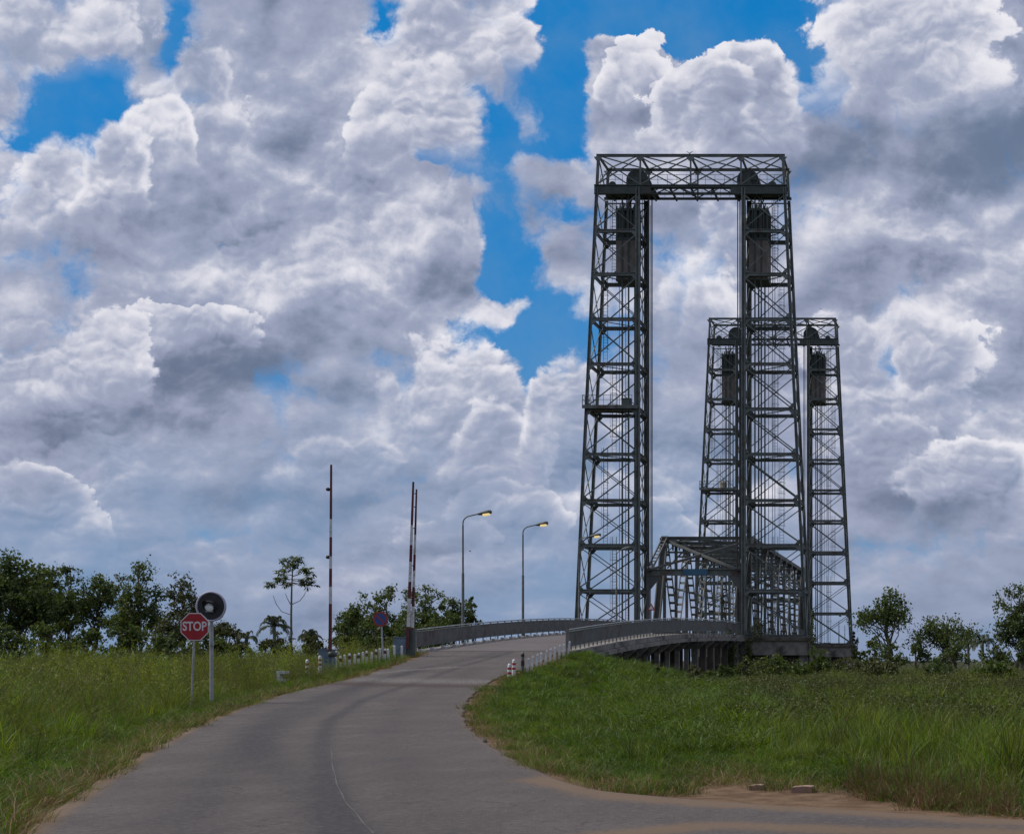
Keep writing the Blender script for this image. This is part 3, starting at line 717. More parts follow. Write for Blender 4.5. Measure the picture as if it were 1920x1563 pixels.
    for o_ in (-9.25, 9.25): mb.bar(TP(nx(o_, 47.7), 47.7, .1), TP(o_, ZT - .1, DEP - .1), .1, .12); mb.bar(TP(nx(o_, 47.7), 47.7, DEP - .1), TP(o_, ZT - .1, .1), .1, .12)
    mb.build('top_bracing', STEEL, root)
    mb = MB()
    for y in (.3, DEP - .3):
        railing(mb, TP(-4.3, 47.72, y), TP(4.3, 47.72, y), 9)
        for sx in (-1, 1): railing(mb, TP(sx * 6.9, 47.72, y), TP(sx * 9.1, 47.72, y), 3)
    mb.build('railing', STEEL, root)
    for sx in (-1, 1):
        for y in (1.15, 2.85):
            mb = MB(); c = TP(sx * 5.58, 48.5, y)
            mb.lathe(c, (0, 1, 0), [(0, .0), (0, .9), (-.03, .92), (-.03, 1.10), (.04, 1.12), (.07, 1.06), (.43, 1.06), (.46, 1.12), (.53, 1.10), (.53, .92), (.5, .9), (.5, .0)], 28, sm=False)
            for k in range(6):
                a = math.pi * k / 3; d = Vector((math.cos(a), 0, math.sin(a))); mb.bar(c + d * .2 + Vector((0, -.04, 0)), c + d * .92 + Vector((0, -.04, 0)), .07, .1, (0, 1, 0))
            mb.lathe(c + Vector((0, -.25, 0)), (0, 1, 0), [(0, 0), (0, .22), (1.0, .22), (1.0, 0)], 16); mb.build('sheave', STEEL_D, root)
        mb = MB(); 
        for y in (.62, 2.2, 3.7): p = TP(sx * 5.58, 47.72, y); mb.prism([p + Vector((-.5, 0, 0)), p + Vector((.5, 0, 0)), p + Vector((.25, 0, .95)), p + Vector((-.25, 0, .95))], (0, .22, 0))
        p = TP(sx * 8.1, 47.72, 1.2); mb.tube([p + Vector((0, 0, .3)), p + Vector((0, 1.2, .3))], .38, 12); mb.box(p + Vector((-.5, .1, 0)), p + Vector((.5, 1.1, .12)))
        mb.build('sheave_bearing', STEEL_D, root)
    mb = MB(); p = TP(0, 47.72, .9); mb.tube([p + Vector((-.5, .4, .25)), p + Vector((.5, .4, .25))], .28, 12); mb.box(p + Vector((-.4, .1, 0)), p + Vector((.4, .7, .2))); mb.build('hoist_motor', STEEL_D, root)
    return root
tower = make_tower()
D2 = 233.0; OFF = (0, D2 - D1, 0)
tower2 = copy_tree(tower, OFF); tag(tower2, 'farther steel lattice lift tower, smaller and partly behind the near one', 'bridge tower')
def counterweight(sx, off, label):
    z0, z1 = 38.3, 46.2
    r = empty('counterweight', Vector(TP(sx * 6.68, z0, DEP / 2)) + Vector(off), label, 'counterweight', 'counterweights hung in the lift towers')
    T = lambda x, z, y: TP(sx * 6.68 + x, z, y) + Vector(off)
    mb = MB(); mb.box(T(-.95, z0 + .12, .75), T(.95, 42.3, DEP - .75)); mb.build('concrete_block', CW, r)
    mb = MB()
    mb.box(T(-1.0, z0, .7), T(1.0, z0 + .119, DEP - .7)); mb.build('base_frame', STEEL_D, r); mb = MB(); mb.box(T(-.99, 42.32, .71), T(.99, 42.6, DEP - .71)); mb.box(T(-.8, 42.62, 1.1), T(.8, 45.3, DEP - 1.1))
    for x in np.linspace(-.9, .9, 6):
        for y in (.76, DEP - .76): mb.bar(T(x, 42.6, y), T(x, z1 - .3 - .2 * (abs(x) > .6), y), .13, .13, (0, 1, 0))
    for x in (-.93, .93):
        for y in (1.5, 2.3, 3.1): mb.bar(T(x, 42.6, y), T(x, z1 - .5, y), .1, .1, (0, 1, 0))
    mb.box(T(-1.0, 45.3, .72), T(1.0, 45.55, DEP - .72)); mb.build('steel_frame', STEEL_D, r)
    mb = MB()
    for y in (1.2, 1.3, 1.4, 1.5, 1.6, 2.9, 3.0, 3.1, 3.2, 3.3): mb.bar(T(0, 45.5, y), T(0, 48.5, y), .05, .05); mb.bar(T(0, 45.5, y), T(-.5, 46.6, y), .04, .04); mb.bar(T(0, 45.5, y), T(.5, 46.6, y), .04, .04)
    mb.build('suspension_rope', ROPE, r)
counterweight(-1, (0, 0, 0), 'ribbed brown counterweight hanging in the left leg of the near tower')
counterweight(1, (0, 0, 0), 'ribbed brown counterweight hanging in the right leg of the near tower')
counterweight(-1, OFF, 'ribbed counterweight in the left leg of the farther tower')
counterweight(1, OFF, 'ribbed counterweight in the right leg of the farther tower')

# ---- lift span
DE0, DH0, DH1, DE1 = 163.4, 168.6, 226.8, 232.0
span = empty('lift_span', (CX, DE0, 2.6 + EYE), 'grey steel through-truss lift span with laced diagonals between the two towers', 'truss bridge')
HW = 4.55; ZC = 3.0; ZH = 13.1
def SP(off, D, z): return Vector((CX + off, D, z + EYE))
def laced(mb, a, b, w=.62, pitch=1.0, pl=.30, t=.10, dpt=.22):
    a = Vector(a); b = Vector(b); L = (b - a).length; d = (b - a) / L; X = Vector((w / 2, 0, 0))
    for s in (-1, 1): mb.bar(a + X * s, b + X * s, t, dpt, (1, 0, 0) if False else (0, 0, 1))
    n = max(2, int(L / pitch))
    for i in range(n + 1):
        q = a + d * (L * i / n); mb.bar(q - X, q + X, .05, pl, d)
nk = 8; Dn = [DH0 + (DH1 - DH0) * k / nk for k in range(nk + 1)]
for sx in (-1, 1):
    x = sx * HW
    mb = MB()
    for z, a, b in ((ZC, DE0, DE1), (ZH, DH0, DH1)):
        for k in (-.3, .3): mb.bar(SP(x + k, a, z), SP(x + k, b, z), .09, .42)
        if z == ZH: mb.bar(SP(x, a, z + .22), SP(x, b, z + .22), .7, .03)
        for q in np.arange(a + .5, b, 1.0): mb.bar(SP(x - .3, q, z - .12), SP(x + .3, q, z - .12), .12, .2)
    mb.build('chord', STEEL_L, span)
    for (Da, Db) in ((DE0, DH0), (DE1, DH1)):
        mb = MB()
        for k in (-.3, .3): mb.bar(SP(x + k, Da, ZC), SP(x + k, Db, ZH), .12, .6)
        mb.bar(SP(x, Da, ZC), SP(x, Db, ZH), .48, .08); mb.build('end_post', STEEL_L, span)
    for (Dg, Dh) in ((160.4, DH0), (235.2, DH1)):
        mb = MB(); laced(mb, SP(x - sx * -.15, Dg, 9.1), SP(x, Dh, ZH), .5, .85, .26); mb.build('hanger_arm', STEEL_L, span)
        mb = MB(); mb.bar(SP(sx * 4.75, Dg, 9.0), SP(sx * 4.75, Dg, 2.7), .34, .3, (0, 1, 0)); mb.bar(SP(sx * 4.75, Dg, 3.0), SP(x, DE0 if Dg < 200 else DE1, 3.0), .3, .3)
        s2 = -sx; p = SP(sx * 4.6, Dg - .12, 8.7); mb.prism([p, p + Vector((s2 * 1.3, 0, 0)), p + Vector((0, 0, -1.6))], (0, .06, 0)); mb.build('hanger_post', STEEL_L, span)
    for k in range(nk):
        a, b = (ZH, ZC) if k % 2 == 0 else (ZC, ZH)
        mb = MB(); laced(mb, SP(x, Dn[k], a), SP(x, Dn[k + 1], b)); mb.build('diagonal', STEEL_L, span)
    for k in range(nk + 1):
        mb = MB(); mb.ibar(SP(x, Dn[k], ZC), SP(x, Dn[k], ZH), .3, .3, (0, 1, 0), .06); mb.build('vertical', STEEL, span)
        for zz_, s_ in ((ZH, -1), (ZC, 1)):
            mb = MB(); mb.bar(SP(x - .34, Dn[k], zz_), SP(x + .34, Dn[k], zz_), .05, .05)
            for xx in (x - .37, x + .35):
                p = SP(xx, Dn[k], zz_); mb.prism([p + Vector((0, -.8, 0)), p + Vector((0, .8, 0)), p + Vector((0, .45, s_ * .8)), p + Vector((0, -.45, s_ * .8))], (.02, 0, 0))
            mb.build('gusset', STEEL_L, span)
    # half-height ties
    mb = MB()
    for k in range(nk): mb.bar(SP(x, Dn[k], 8.0), SP(x, Dn[k + 1], 8.0), .12, .14)
    mb.build('sway_strut', STEEL, span)
for k, D in enumerate(Dn):
    mb = MB(); mb.ibar(SP(-HW + .3, D, ZH), SP(HW - .3, D, ZH), .3, .36, t=.06); mb.bar(SP(-HW + .3, D, ZH - 1.5), SP(HW - .3, D, ZH - 1.5), .14, .2)
    n = 6
    for i in range(n):
        a = -HW + .3 + (2 * HW - .6) * i / n; b = a + (2 * HW - .6) / n; u_, d_ = (ZH - .2, ZH - 1.45) if i % 2 else (ZH - 1.45, ZH - .2); mb.bar(SP(a, D, u_), SP(b, D, d_), .08, .09)
    for s in (-1, 1): mb.bar(SP(s * (HW - .3), D, ZH - 3.2), SP(s * (HW - 1.9), D, ZH - 1.5), .12, .14)
    mb.build('sway_frame', STEEL, span)
    if k < nk:
        mb = MB(); mb.bar(SP(-HW, D, ZH - .02), SP(HW, Dn[k + 1], ZH - .02), .16, .18); mb.bar(SP(HW, D, ZH + .2), SP(-HW, Dn[k + 1], ZH + .2), .16, .18); mb.build('top_bracing', STEEL_L, span)
# portal bracing from the near hips
for Dg in (160.4, 235.2):
    mb = MB(); mb.ibar(SP(-4.9, Dg, 9.0), SP(4.9, Dg, 9.0), .45, .66, t=.08); mb.build('lifting_girder', STEEL, span)
    mb = MB(); Dh = DH0 if Dg < 200 else DH1
    mb.bar(SP(-4.5, Dg, 9.3), SP(4.5, Dh, ZH - .3), .2, .24); mb.bar(SP(4.5, Dg, 9.2), SP(-4.5, Dh, ZH - .2), .2, .24); mb.build('portal_brace', STEEL_L, span)
    mb = MB()
    for sx in (-1, 1):
        for y in (-1.2, -1.1, -1.0, -.9, -.8, .5, .6, .7, .8, .9): mb.bar(SP(sx * 4.5, Dg + y, 9.3), SP(sx * 4.5, Dg + y, 48.4), .045, .045)
        mb.box(SP(sx * 4.5 - .2, Dg - 1.4, 9.1), SP(sx * 4.5 + .2, Dg + 1.1, 9.32))
    mb.build('hoist_rope', ROPE, span)
    mb = MB()
    for sx in (-1, 1):
        for y in (-2.2, 2.2): mb.bar(SP(sx * 4.92, Dg + y, 3), SP(sx * 4.92, Dg + y, 47), .05, .05)
    mb.build('guide_cable', ROPE, span)
mb = MB(); mb.box(SP(-1.15, 160.06, 8.68), SP(1.36, 160.12, 9.33)); mb.build('name_board', BLUED, span, label='blue board fixed to the portal girder')
mb = MB(); mb.box(SP(-HW + .42, DE0, 2.3), SP(HW - .42, DE1, 2.62)); mb.build('deck', CONC_B, span)
mb = MB()
for s in (-1, 1):
    for z_ in (3.1, 3.5, 3.85): mb.bar(SP(s * 3.9, DE0, z_), SP(s * 3.9, DE1, z_), .05, .06)
    for D in np.arange(DE0, DE1, 1.8): mb.bar(SP(s * 3.9, D, 2.6), SP(s * 3.9, D, 3.85), .06, .06)
mb.build('railing', STEEL, span)

# ---- piers under the four tower legs
def pier(sx, off, label):
    T = lambda x, z, y: TP(sx * x, z, y) + Vector(off)
    r = empty('bridge_pier', T(8.6, -2.0, DEP / 2), label, 'pier', 'concrete piers under the tower legs')
    def bx(mb, x0, x1, z0, z1, y0, y1):
        a, b = T(x0, z0, y0), T(x1, z1, y1); mb.box((min(a.x, b.x), a.y, a.z), (max(a.x, b.x), b.y, b.z))
    mb = MB(); bx(mb, 4.6, 12.2, 1.98, ZB, -1.0, DEP + 1.0); mb.build('cap', CONC_B, r)
    mb = MB(); bx(mb, 4.9, 11.95, .55, 1.98, -.8, DEP + .8); mb.build('wall', CONC, r)
    for x in (5.4, 8.3, 11.3):
        mb = MB(); bx(mb, x - .4, x + .4, -5.6, .55, -.5, .4); bx(mb, x - .4, x + .4, -5.6, .55, DEP - .4, DEP + .5); mb.build('column', CONC, r)
    mb = MB(); bx(mb, 4.95, 11.9, -2.5, .548, .45, DEP - .45); mb.build('crosswall', CONC_B, r)
pier(1, (0, 0, 0), 'stained concrete pier below the right leg of the near tower')
pier(-1, (0, 0, 0), 'concrete pier below the left leg of the near tower, behind the viaduct')
pier(1, OFF, 'concrete pier below the right leg of the farther tower')
pier(-1, OFF, 'concrete pier below the left leg of the farther tower')
# deck between the pier caps, inside the towers and beyond
mb = MB(); mb.box(SP(-5.2, 235.9, 2.0), SP(5.2, 300, 2.58)); o = mb.build('approach_viaduct', CONC_B, origin=SP(0, 236, 2)); tag(o, 'far approach deck beyond the farther tower', 'viaduct')
# small things on the piers
r = empty('caution_sign', W(1221, 1160, 157.2), 'small red-bordered triangular warning sign on the left column of the near tower', 'sign')
c = W(1221, 1139, 157.25)
def tri(mb, s, y, z=0, mi=0): mb.prism([c + Vector((-s, y, -s * .62 + z)), c + Vector((s, y, -s * .62 + z)), c + Vector((0, y, s * 1.1 + z))], (0, .02, 0), mi)
mb = MB(); tri(mb, .42, 0); mb.build('border', RED, r); mb = MB(); tri(mb, .25, -.022); mb.build('face', SIGNW, r)
mb = MB(); mb.bar(W(1221, 1172, 157.35), W(1221, 1133, 157.35), .06, .06); mb.build('post', GALV_D, r)
c = W(1175, 756, 157.9)
r = empty('control_cabinet', c - Vector((0, 0, .45)), 'dark box on the platform of the near tower', 'cabinet')
mb = MB(); mb.box(c - Vector((.45, .4, .42)), c + Vector((.45, .4, .4))); mb.build('cabinet_body', STEEL_D, r)
mb = MB(); mb.box(c + Vector((-.5, -.45, .401)), c + Vector((.5, .45, .46))); mb.box(c + Vector((-.36, -.42, -.3)), c + Vector((.36, -.402, .3))); mb.build('lid', STEEL, r)
c = W(1356, 910, 234)
r = empty('water_tank', c - Vector((0, 0, .8)), 'beige barrel-shaped tank on the platform of the farther tower', 'tank')
mb = MB(); mb.lathe(c - Vector((0, 0, .75)), (0, 0, 1), [(0, 0), (0, .4), (.12, .5), (1.2, .5), (1.4, .25), (1.5, .05), (1.5, 0)], 8, sm=False); mb.build('tank_body', BEIGE, r)
mb = MB(); mb.lathe(c + Vector((0, 0, .74)), (0, 0, 1), [(0, 0), (0, .07), (.25, .05), (.25, 0)], 8); mb.build('filler_cap', STEEL_D, r)
# signal, masts and bollards on the far right pier
r = empty('boat_signal', W(1600, 1212, 231.8), 'dark three-lamp signal at the foot of the farther tower', 'signal')
mb = MB(); p = W(1600, 1212, 231.8); mb.bar(p, p + Vector((0, 0, 2.4)), .08, .08); mb.build('post', STEEL_D, r)
for k in range(3): mb = MB(); q = p + Vector((.1, 0, 1.0 + k * .5)); mb.lathe(q, (0, -1, 0), [(0, 0), (0, .2), (.25, .2), (.45, .24), (.45, .2), (.3, .15), (.3, 0)], 12); mb.build('lamp', BLACK, r)
for px, h, lb in ((1573, 3.9, 'thick short mast standing between the legs of the farther tower'), (1584, 3.3, 'thin mast just left of the outer leg of the farther tower')):
    p = W(px, 1213, 236); r = empty('mast', p, lb, 'mast', 'masts at the farther tower')
    mb = MB(); mb.tube([p, p + Vector((0, 0, h))], [.09 if px < 1580 else .05, .04], 8); mb.build('pole', STEEL, r)
    mb = MB(); mb.bar(p + Vector((-.15, 0, h * .8)), p + Vector((.15, 0, h * .8)), .04, .04); mb.bar(p + Vector((-.12, 0, h * .6)), p + Vector((.12, 0, h * .6)), .04, .04); mb.build('rung', STEEL, r)
pb = None
for px in (1547, 1554.5):
    p = W(px, 1211, 234.5); r = MB(); r.lathe(p - Vector((0, 0, .1)), (0, 0, 1), [(0, 0), (0, .25), (.35, .2), (.42, .32), (.6, .3), (.66, .15), (.66, 0)], 12)
    o = r.build('mooring_bollard', BLACK, origin=p); tag(o, 'squat black mooring bollard on the pier of the farther tower', 'bollard', 'mooring bollards on the far pier')
r = empty('pier_hut', W(1535, 1212, 236), 'low hut with a sloping grey roof behind the far pier', 'hut')
p = W(1535, 1212, 236); mb = MB(); mb.box(p + Vector((-.9, 0, 0)), p + Vector((.7, 1.5, .5))); mb.build('wall', CONC, r)
mb = MB(); mb.prism([p + Vector((-1.1, -.2, .98)), p + Vector((-1.1, -.2, 1.06)), p + Vector((1.0, -.2, .46)), p + Vector((1.0, -.2, .38))], (0, 1.9, 0)); mb.build('roof', GALV, r)
# the bird on the tower and the two in the air
BIRD = pmat('bird_plumage', (.015, .014, .014), (.03, .028, .028), 20, .7)
def bird(c, s, lift, label, yaw=0.0):
    mb = MB(); R = Matrix.Rotation(yaw, 3, 'Z'); q = lambda x, y, z: c + R @ Vector((x, y, z)) * s
    mb.tube([q(0, -.42, .10), q(0, -.33, .13), q(0, -.26, .12), q(0, -.1, 0), q(0, .12, -.02), q(0, .3, -.02), q(0, .5, -.02)], [.01 * s, .045 * s, .04 * s, .1 * s, .11 * s, .07 * s, .02 * s], 10)
    for sx in (-1, 1):
        top = [(.05 * sx, -.12, .05), (.35 * sx, -.18, .12 + lift * .5), (.75 * sx, -.1, .1 + lift), (.78 * sx, .02, .1 + lift), (.4 * sx, .14, .1 + lift * .5), (.05 * sx, .2, .03)]
        mb.prism([q(*t) for t in top], (0, 0, -.02 * s))
    o = mb.build('bird', BIRD, origin=c); tag(o, label, 'bird')
bird(W(1293, 288, 157.75) + Vector((0, 0, 0)), .42, .42, 'dark bird with lifted wings perched on top of the near tower')
bird(W(1539, 579, 150), .2, .1, 'tiny bird flying above the farther tower', .6)
bird(W(881, 1033, 110), .2, .2, 'tiny bird in flight near the first street lamp', -.5)

# ================================================================== street lamps
def street_lamp(px, D, ztop, zb, label, arm=1.62, lit=True):
    X = (px - PX0) / F * D; r = empty('street_lamp', (X, D, zb + EYE), label, 'street lamp', 'street lamps along the viaduct')
    T = lambda x, z: Vector((X + x, D, z + EYE))
    mb = MB(); mb.tube([T(0, zb), T(0, zb + .9), T(0, zb + .95), T(0, zb + 4.8), T(0, zb + 4.85), T(0, ztop - .75)], [.115, .11, .095, .085, .062, .052], 12); mb.build('pole', GALV_D, r)
    pts = [T(0, ztop - .75)] + [T(.55 - .55 * math.cos(a), ztop - .62 + .5 * math.sin(a)) for a in np.linspace(.15, 1.2, 6)] + [T(arm * .62, ztop + .0)]
    mb = MB(); mb.tube(pts, .042, 8); mb.build('arm', GALV_D, r)
    a = T(arm * .58, ztop - .02); d = Vector((math.cos(.17), 0, math.sin(.17)))
    mb = MB(); mb.tube([a, a + d * .12, a + d * .35, a + d * .75, a + d * .92, a + d * .97], [.05, .09, .135, .16, .12, .03], 12); lh = mb.build('lamp_head', GALV_D, r)
    mb = MB(); q = a + d * .6 + Vector((0, -.02, -.10)); mb.tube([q - d * .26, q - d * .2, q + d * .2, q + d * .27], [.03, .115, .12, .04], 12); mb.build('lamp_glass', LIT_M if lit else GALV_D, lh)
for px, D, lb in ((868, 103, 'leftmost lit street lamp, rising behind the parapet near the barrier'), (980.5, 117.6, 'second lit street lamp, alone against the sky above the parapet'), (1086, 136, 'lit street lamp overlapping the left leg of the near tower')):
    street_lamp(px, D, float({103: 9.6, 117.6: 10.15, 136: 10.75}[D]), float(zr(D)) - .3, lb)
street_lamp(1156, 151, 10.7, 2.2, 'unlit street lamp seen through the left leg of the near tower', .8, False)

# ================================================================== barriers, bollards, signs
def striped(mb, p0, p1, w0, w1, cuts, mis):
    p0 = Vector(p0); p1 = Vector(p1)
    for (a, b), mi in zip(zip(cuts[:-1], cuts[1:]), mis):
        mb.bar(p0.lerp(p1, a), p0.lerp(p1, b), w0 + (w1 - w0) * a, None, (0, 1, 0), mi, w0 + (w1 - w0) * b, w0 + (w1 - w0) * b)
def gbase(px, D): X = (px - PX0) / F * D; return Vector((X, D, float(terrain(X, D))))
def cab(r, c, w, dpt, h):
    mb = MB(); b = .04
    mb.box(c + Vector((-w / 2, -dpt / 2, 0)), c + Vector((w / 2, dpt / 2, h))); mb.box(c + Vector((-w / 2 - .04, -dpt / 2 - .04, h + .001)), c + Vector((w / 2 + .04, dpt / 2 + .04, h + .05)))
    mb.box(c + Vector((-w / 2 - .05, -dpt / 2 - .05, -.3)), c + Vector((w / 2 + .05, dpt / 2 + .05, .06))); mb.build('cabinet', BLUEP, r)
    mb = MB(); mb.box(c + Vector((-w / 2 + .07, -dpt / 2 - .016, .12)), c + Vector((w / 2 - .07, -dpt / 2 - .001, h - .1))); dr_ = mb.build('door', BLUEP, r)
    mb = MB(); mb.lathe(c + Vector((w * .12, -dpt / 2 - .017, h * .45)), (0, -1, 0), [(0, 0), (0, .045), (.03, .045), (.03, 0)], 12); mb.build('lock', BLACK, dr_)
# barrier by the stop line
c = gbase(613, 75.0); c.z = W(613, 1257, 75).z
r = empty('road_barrier', c, 'raised red and white barrier with one pole and two small lamps, beside the striped posts', 'barrier', 'raised road barriers')
cab(r, c, .62, .5, .98)
p0 = W(619, 1228, 74.6); p1 = W(621, 871, 74.6)
mb = MB(); striped(mb, p0, p1, .125, .075, [0, .27, .36, .455, .52, .62, .715, 1.0], [1, 0, 1, 0, 1, 0, 1]); mb.build('arm', [WHITE, REDD], r)
mb = MB(); mb.lathe(W(619, 1226, 74.35), (0, 1, 0), [(0, 0), (0, .13), (.5, .13), (.5, 0)], 16); mb.build('pivot', STEEL_D, r)
for py in (917, 1044):
    mb = MB(); q = W(615, py, 74.6); mb.lathe(q + Vector((0, -.06, 0)), (0, 1, 0), [(0, 0), (0, .085), (.12, .085), (.14, .05), (.14, 0)], 14); mb.bar(q, q + Vector((.12, 0, 0)), .03, .03); mb.build('lamp', BLACK, r)
# barrier at the viaduct
c = gbase(752, 87.0); c.z = W(752, 1229, 87).z
r = empty('road_barrier', c, 'raised twin-pole barrier beside the start of the left parapet', 'barrier', 'raised road barriers')
cab(r, c, .70, .5, 1.0)
mb = MB(); striped(mb, W(764.5, 1215, 86.8), W(775, 903, 86.8), .17, .085, [0, .13, .30, .40, .52, .62, .74, .84, 1], [1, 0, 1, 0, 1, 0, 1, 1]); mb.build('arm', [WHITE, REDD], r)
mb = MB(); striped(mb, W(772, 1222, 87.1), W(781, 917, 87.1), .15, .07, [0, .15, .28, .40, .50, .60, .72, 1], [1, 0, 1, 0, 1, 0, 1]); mb.build('arm', [WHITE, REDD], r)
mb = MB()
for py in (1130, 1060, 990, 950, 925): mb.bar(W(767 + (1222 - py) * .034, py, 86.95), W(773 + (1222 - py) * .030, py, 86.95), .04, .05)
mb.build('spacer', STEEL_D, r)
q = W(769, 1195, 87.0); mb = MB(); mb.box(q + Vector((-.25, -.2, -1.0)), q + Vector((.22, .2, .45))); mb.build('pivot_housing', STEEL_D, r)

def bollard(px, pyb, D, h, kind, label, group, lean=0.0):
    b = W(px, pyb, D); b.z = min(b.z, float(terrain(b.x, D)) + .05) if False else b.z
    r = empty('bollard', b, label, 'bollard', group)
    t = b + Vector((lean, 0, h)); f = lambda s: b.lerp(t, s) if s >= 0 else b + (t - b) * s
    cols = {'striped': ([-.5, .42, .55, .68, .82, .93, 1.0], [0, 1, 0, 1, 0, 0]), 'white': ([-.5, .8, .93, 1.0], [0, 0, 0]), 'redtop': ([-.5, .68, .86, 1.0], [0, 1, 0]), 'black': ([-.5, .3, .62, .8, 1.0], [0, 1, 0, 1])}[kind]
    if kind == 'striped' or kind == 'black':
        mb = MB(); mb.tube([f(-.5), f(.9), f(.97), f(1.0)], [.078, .078, .06, .02], 10); po = mb.build('post', WHITE if kind == 'striped' else GALV_D, r)
        for a, c_ in ((.40, .53), (.66, .79)) if kind == 'striped' else ((.35, .6), (.78, .9)):
            mb = MB(); mb.tube([f(a), f(c_)], .083, 10); mb.build('band', RED if kind == 'striped' else BLACK, po)
    else:
        mb = MB(); w = .052
        mb.bar(f(-.5), f(.92), w * 2, w * 1.6, (0, 1, 0)); mb.bar(f(.92), f(1.0), w * 2, w * 1.6, (0, 1, 0), 0, w * 1.2, w * .9); po = mb.build('post', WHITE, r)
        if kind == 'redtop': mb = MB(); mb.bar(f(.62), f(.84), w * 2 + .012, w * 1.6 + .012, (0, 1, 0)); mb.build('band', REDD, po)
    return r
G1 = 'bollards along the left verge'; G2 = 'bollards along the right verge'
bollard(576, 1269, 70.5, .80, 'striped', 'red banded white post, leftmost on the left verge', G1)
bollard(599.5, 1260, 72.5, .78, 'striped', 'red banded white post in front of the grey blue barrier cabinet', G1, .02)
rr = random.Random(3)
for k, px in enumerate([630, 640, 648, 656, 664, 672, 680, 688, 696, 704, 712, 720, 728, 740, 753, 761]):
    D = 75.6 + (px - 630) / 131 * 11.5; py = 1260 - (px - 630) / 131 * 28
    lb = 'short white bollard in the row between the two raised barriers'
    if k == 0: lb = 'white bollard just right of the first barrier cabinet'
    if k >= 14: lb = 'white bollard in front of the second barrier cabinet'
    bollard(px + rr.uniform(-1, 1), py, D, rr.uniform(.66, .80), 'redtop' if 0 < k < 13 and k % 2 else 'white', lb if k % 2 == 0 or k > 12 else 'red banded short bollard in the row between the two raised barriers', G1, rr.uniform(-.06, .06))
bollard(954.5, 1277, 70.0, .80, 'striped', 'red banded white post at the right road edge, lower of two', G2, .02)
bollard(963, 1268, 72.0, .80, 'striped', 'red banded white post at the right road edge, upper of two', G2, .02)
bollard(980, 1262, 73.6, 1.0, 'black', 'thin dark post before the row of white bollards', G2)
for k in range(10):
    t = k / 9; px = 987.5 + (1065 - 987.5) * t; D = 74.2 + 14.6 * t; py = 1265 - 36 * t
    bollard(px, py, D, .8 + rr.uniform(-.05, .05), 'white', 'nearest white bollard of the leaning row by the right road edge' if k == 0 else ('last white bollard against the end of the right parapet' if k == 9 else 'white leaning bollard inside the row on the right verge'), G2, rr.uniform(.03, .10))
# low white concrete marker
b = W(530, 1280, 67) + Vector((0, 0, .06)); mb = MB()
mb.box(b + Vector((-.19, -.15, -.4)), b + Vector((-.06, .15, .335))); mb.box(b + Vector((-.20, -.16, .336)), b + Vector((.21, .16, .46))); mb.box(b + Vector((-.059, -.14, .0)), b + Vector((.20, .14, .12))); 
r_ = mb.build('concrete_marker', WHITE, origin=b); tag(r_, 'low white concrete marker in the grass left of the striped posts', 'marker')
# broken slabs on the right verge
for i, (px, py, D, w, h, d, lb) in enumerate(((1416, 1470.5, 21.6, .19, .07, .2, 'smaller pinkish concrete slab on the sandy verge'), (1503, 1474, 21.2, .29, .085, .24, 'larger pinkish concrete slab on the sandy verge'))):
    b = W(px, py, D); b.z = float(terrain(b.x, D)) ; mb = MB()
    mb.prism([b + Vector(t) for t in ((-w / 2, 0, -.12), (w / 2, .01, -.12), (w / 2 - .01, 0, h), (w * .1, 0, h + .008), (-w / 2 + .01, 0, h - .006))], (.02, d, .0)); o = mb.build('concrete_slab', BRICK, origin=b); tag(o, lb, 'slab', 'concrete slabs on the right verge')

# stop sign
def text_mesh(txt, size, name, mat, parent, loc, sx=1.0, ext=.004, off=.0):
    cu = bpy.data.curves.new('tmp', 'FONT'); cu.body = txt; cu.size = size; cu.extrude = ext; cu.align_x = 'CENTER'; cu.align_y = 'CENTER'; cu.offset = off
    to = bpy.data.objects.new('tmp', cu); COL.objects.link(to); bpy.context.view_layer.update()
    me = bpy.data.meshes.new_from_object(to.evaluated_get(bpy.context.evaluated_depsgraph_get())); bpy.data.objects.remove(to)
    R = Matrix.Translation(Vector(loc) - ORG[parent.name]) @ Matrix.Rotation(math.radians(90), 4, 'X') @ Matrix.Diagonal((sx, 1, 1, 1))
    me.transform(R); me.name = name; me.materials.clear(); me.materials.append(mat)
    o = bpy.data.objects.new(name, me); COL.objects.link(o); o.parent = parent; ORG[o.name] = ORG[parent.name]; return o
Ds_ = 50.0; c = W(365, 1174.5, Ds_); g = W(357.5, 1300, Ds_); g.z = float(terrain(g.x, Ds_)) - .3
r = empty('stop_sign', g, 'red octagonal STOP sign on a thin leaning pole in the tall grass', 'road sign')
def octo(mb, R_, y, th, mi=0): mb.prism([c + Vector((R_ * math.cos(math.radians(22.5 + 45 * k)), y, R_ * .985 * math.sin(math.radians(22.5 + 45 * k)))) for k in range(8)], (0, th, 0), mi)
mb = MB(); octo(mb, .485, 0, .012); mb.build('border', SIGNW, r)
mb = MB(); octo(mb, .452, -.006, .0055); fc = mb.build('face', STOPR, r)
text_mesh('STOP', .40, 'lettering', SIGNW, fc, c + Vector((.0, -.011, .005)), .80, .002, .0085)
mb = MB(); d_ = c - g; mb.tube([g, c + Vector((-.01, .05, .3))], .033, 10); mb.build('pole', GALV, r)
mb = MB(); mb.box(c + Vector((-.12, .013, .2)), c + Vector((.12, .03, .25))); mb.box(c + Vector((-.12, .013, -.25)), c + Vector((.12, .03, -.2))); mb.build('bracket', GALV, r)
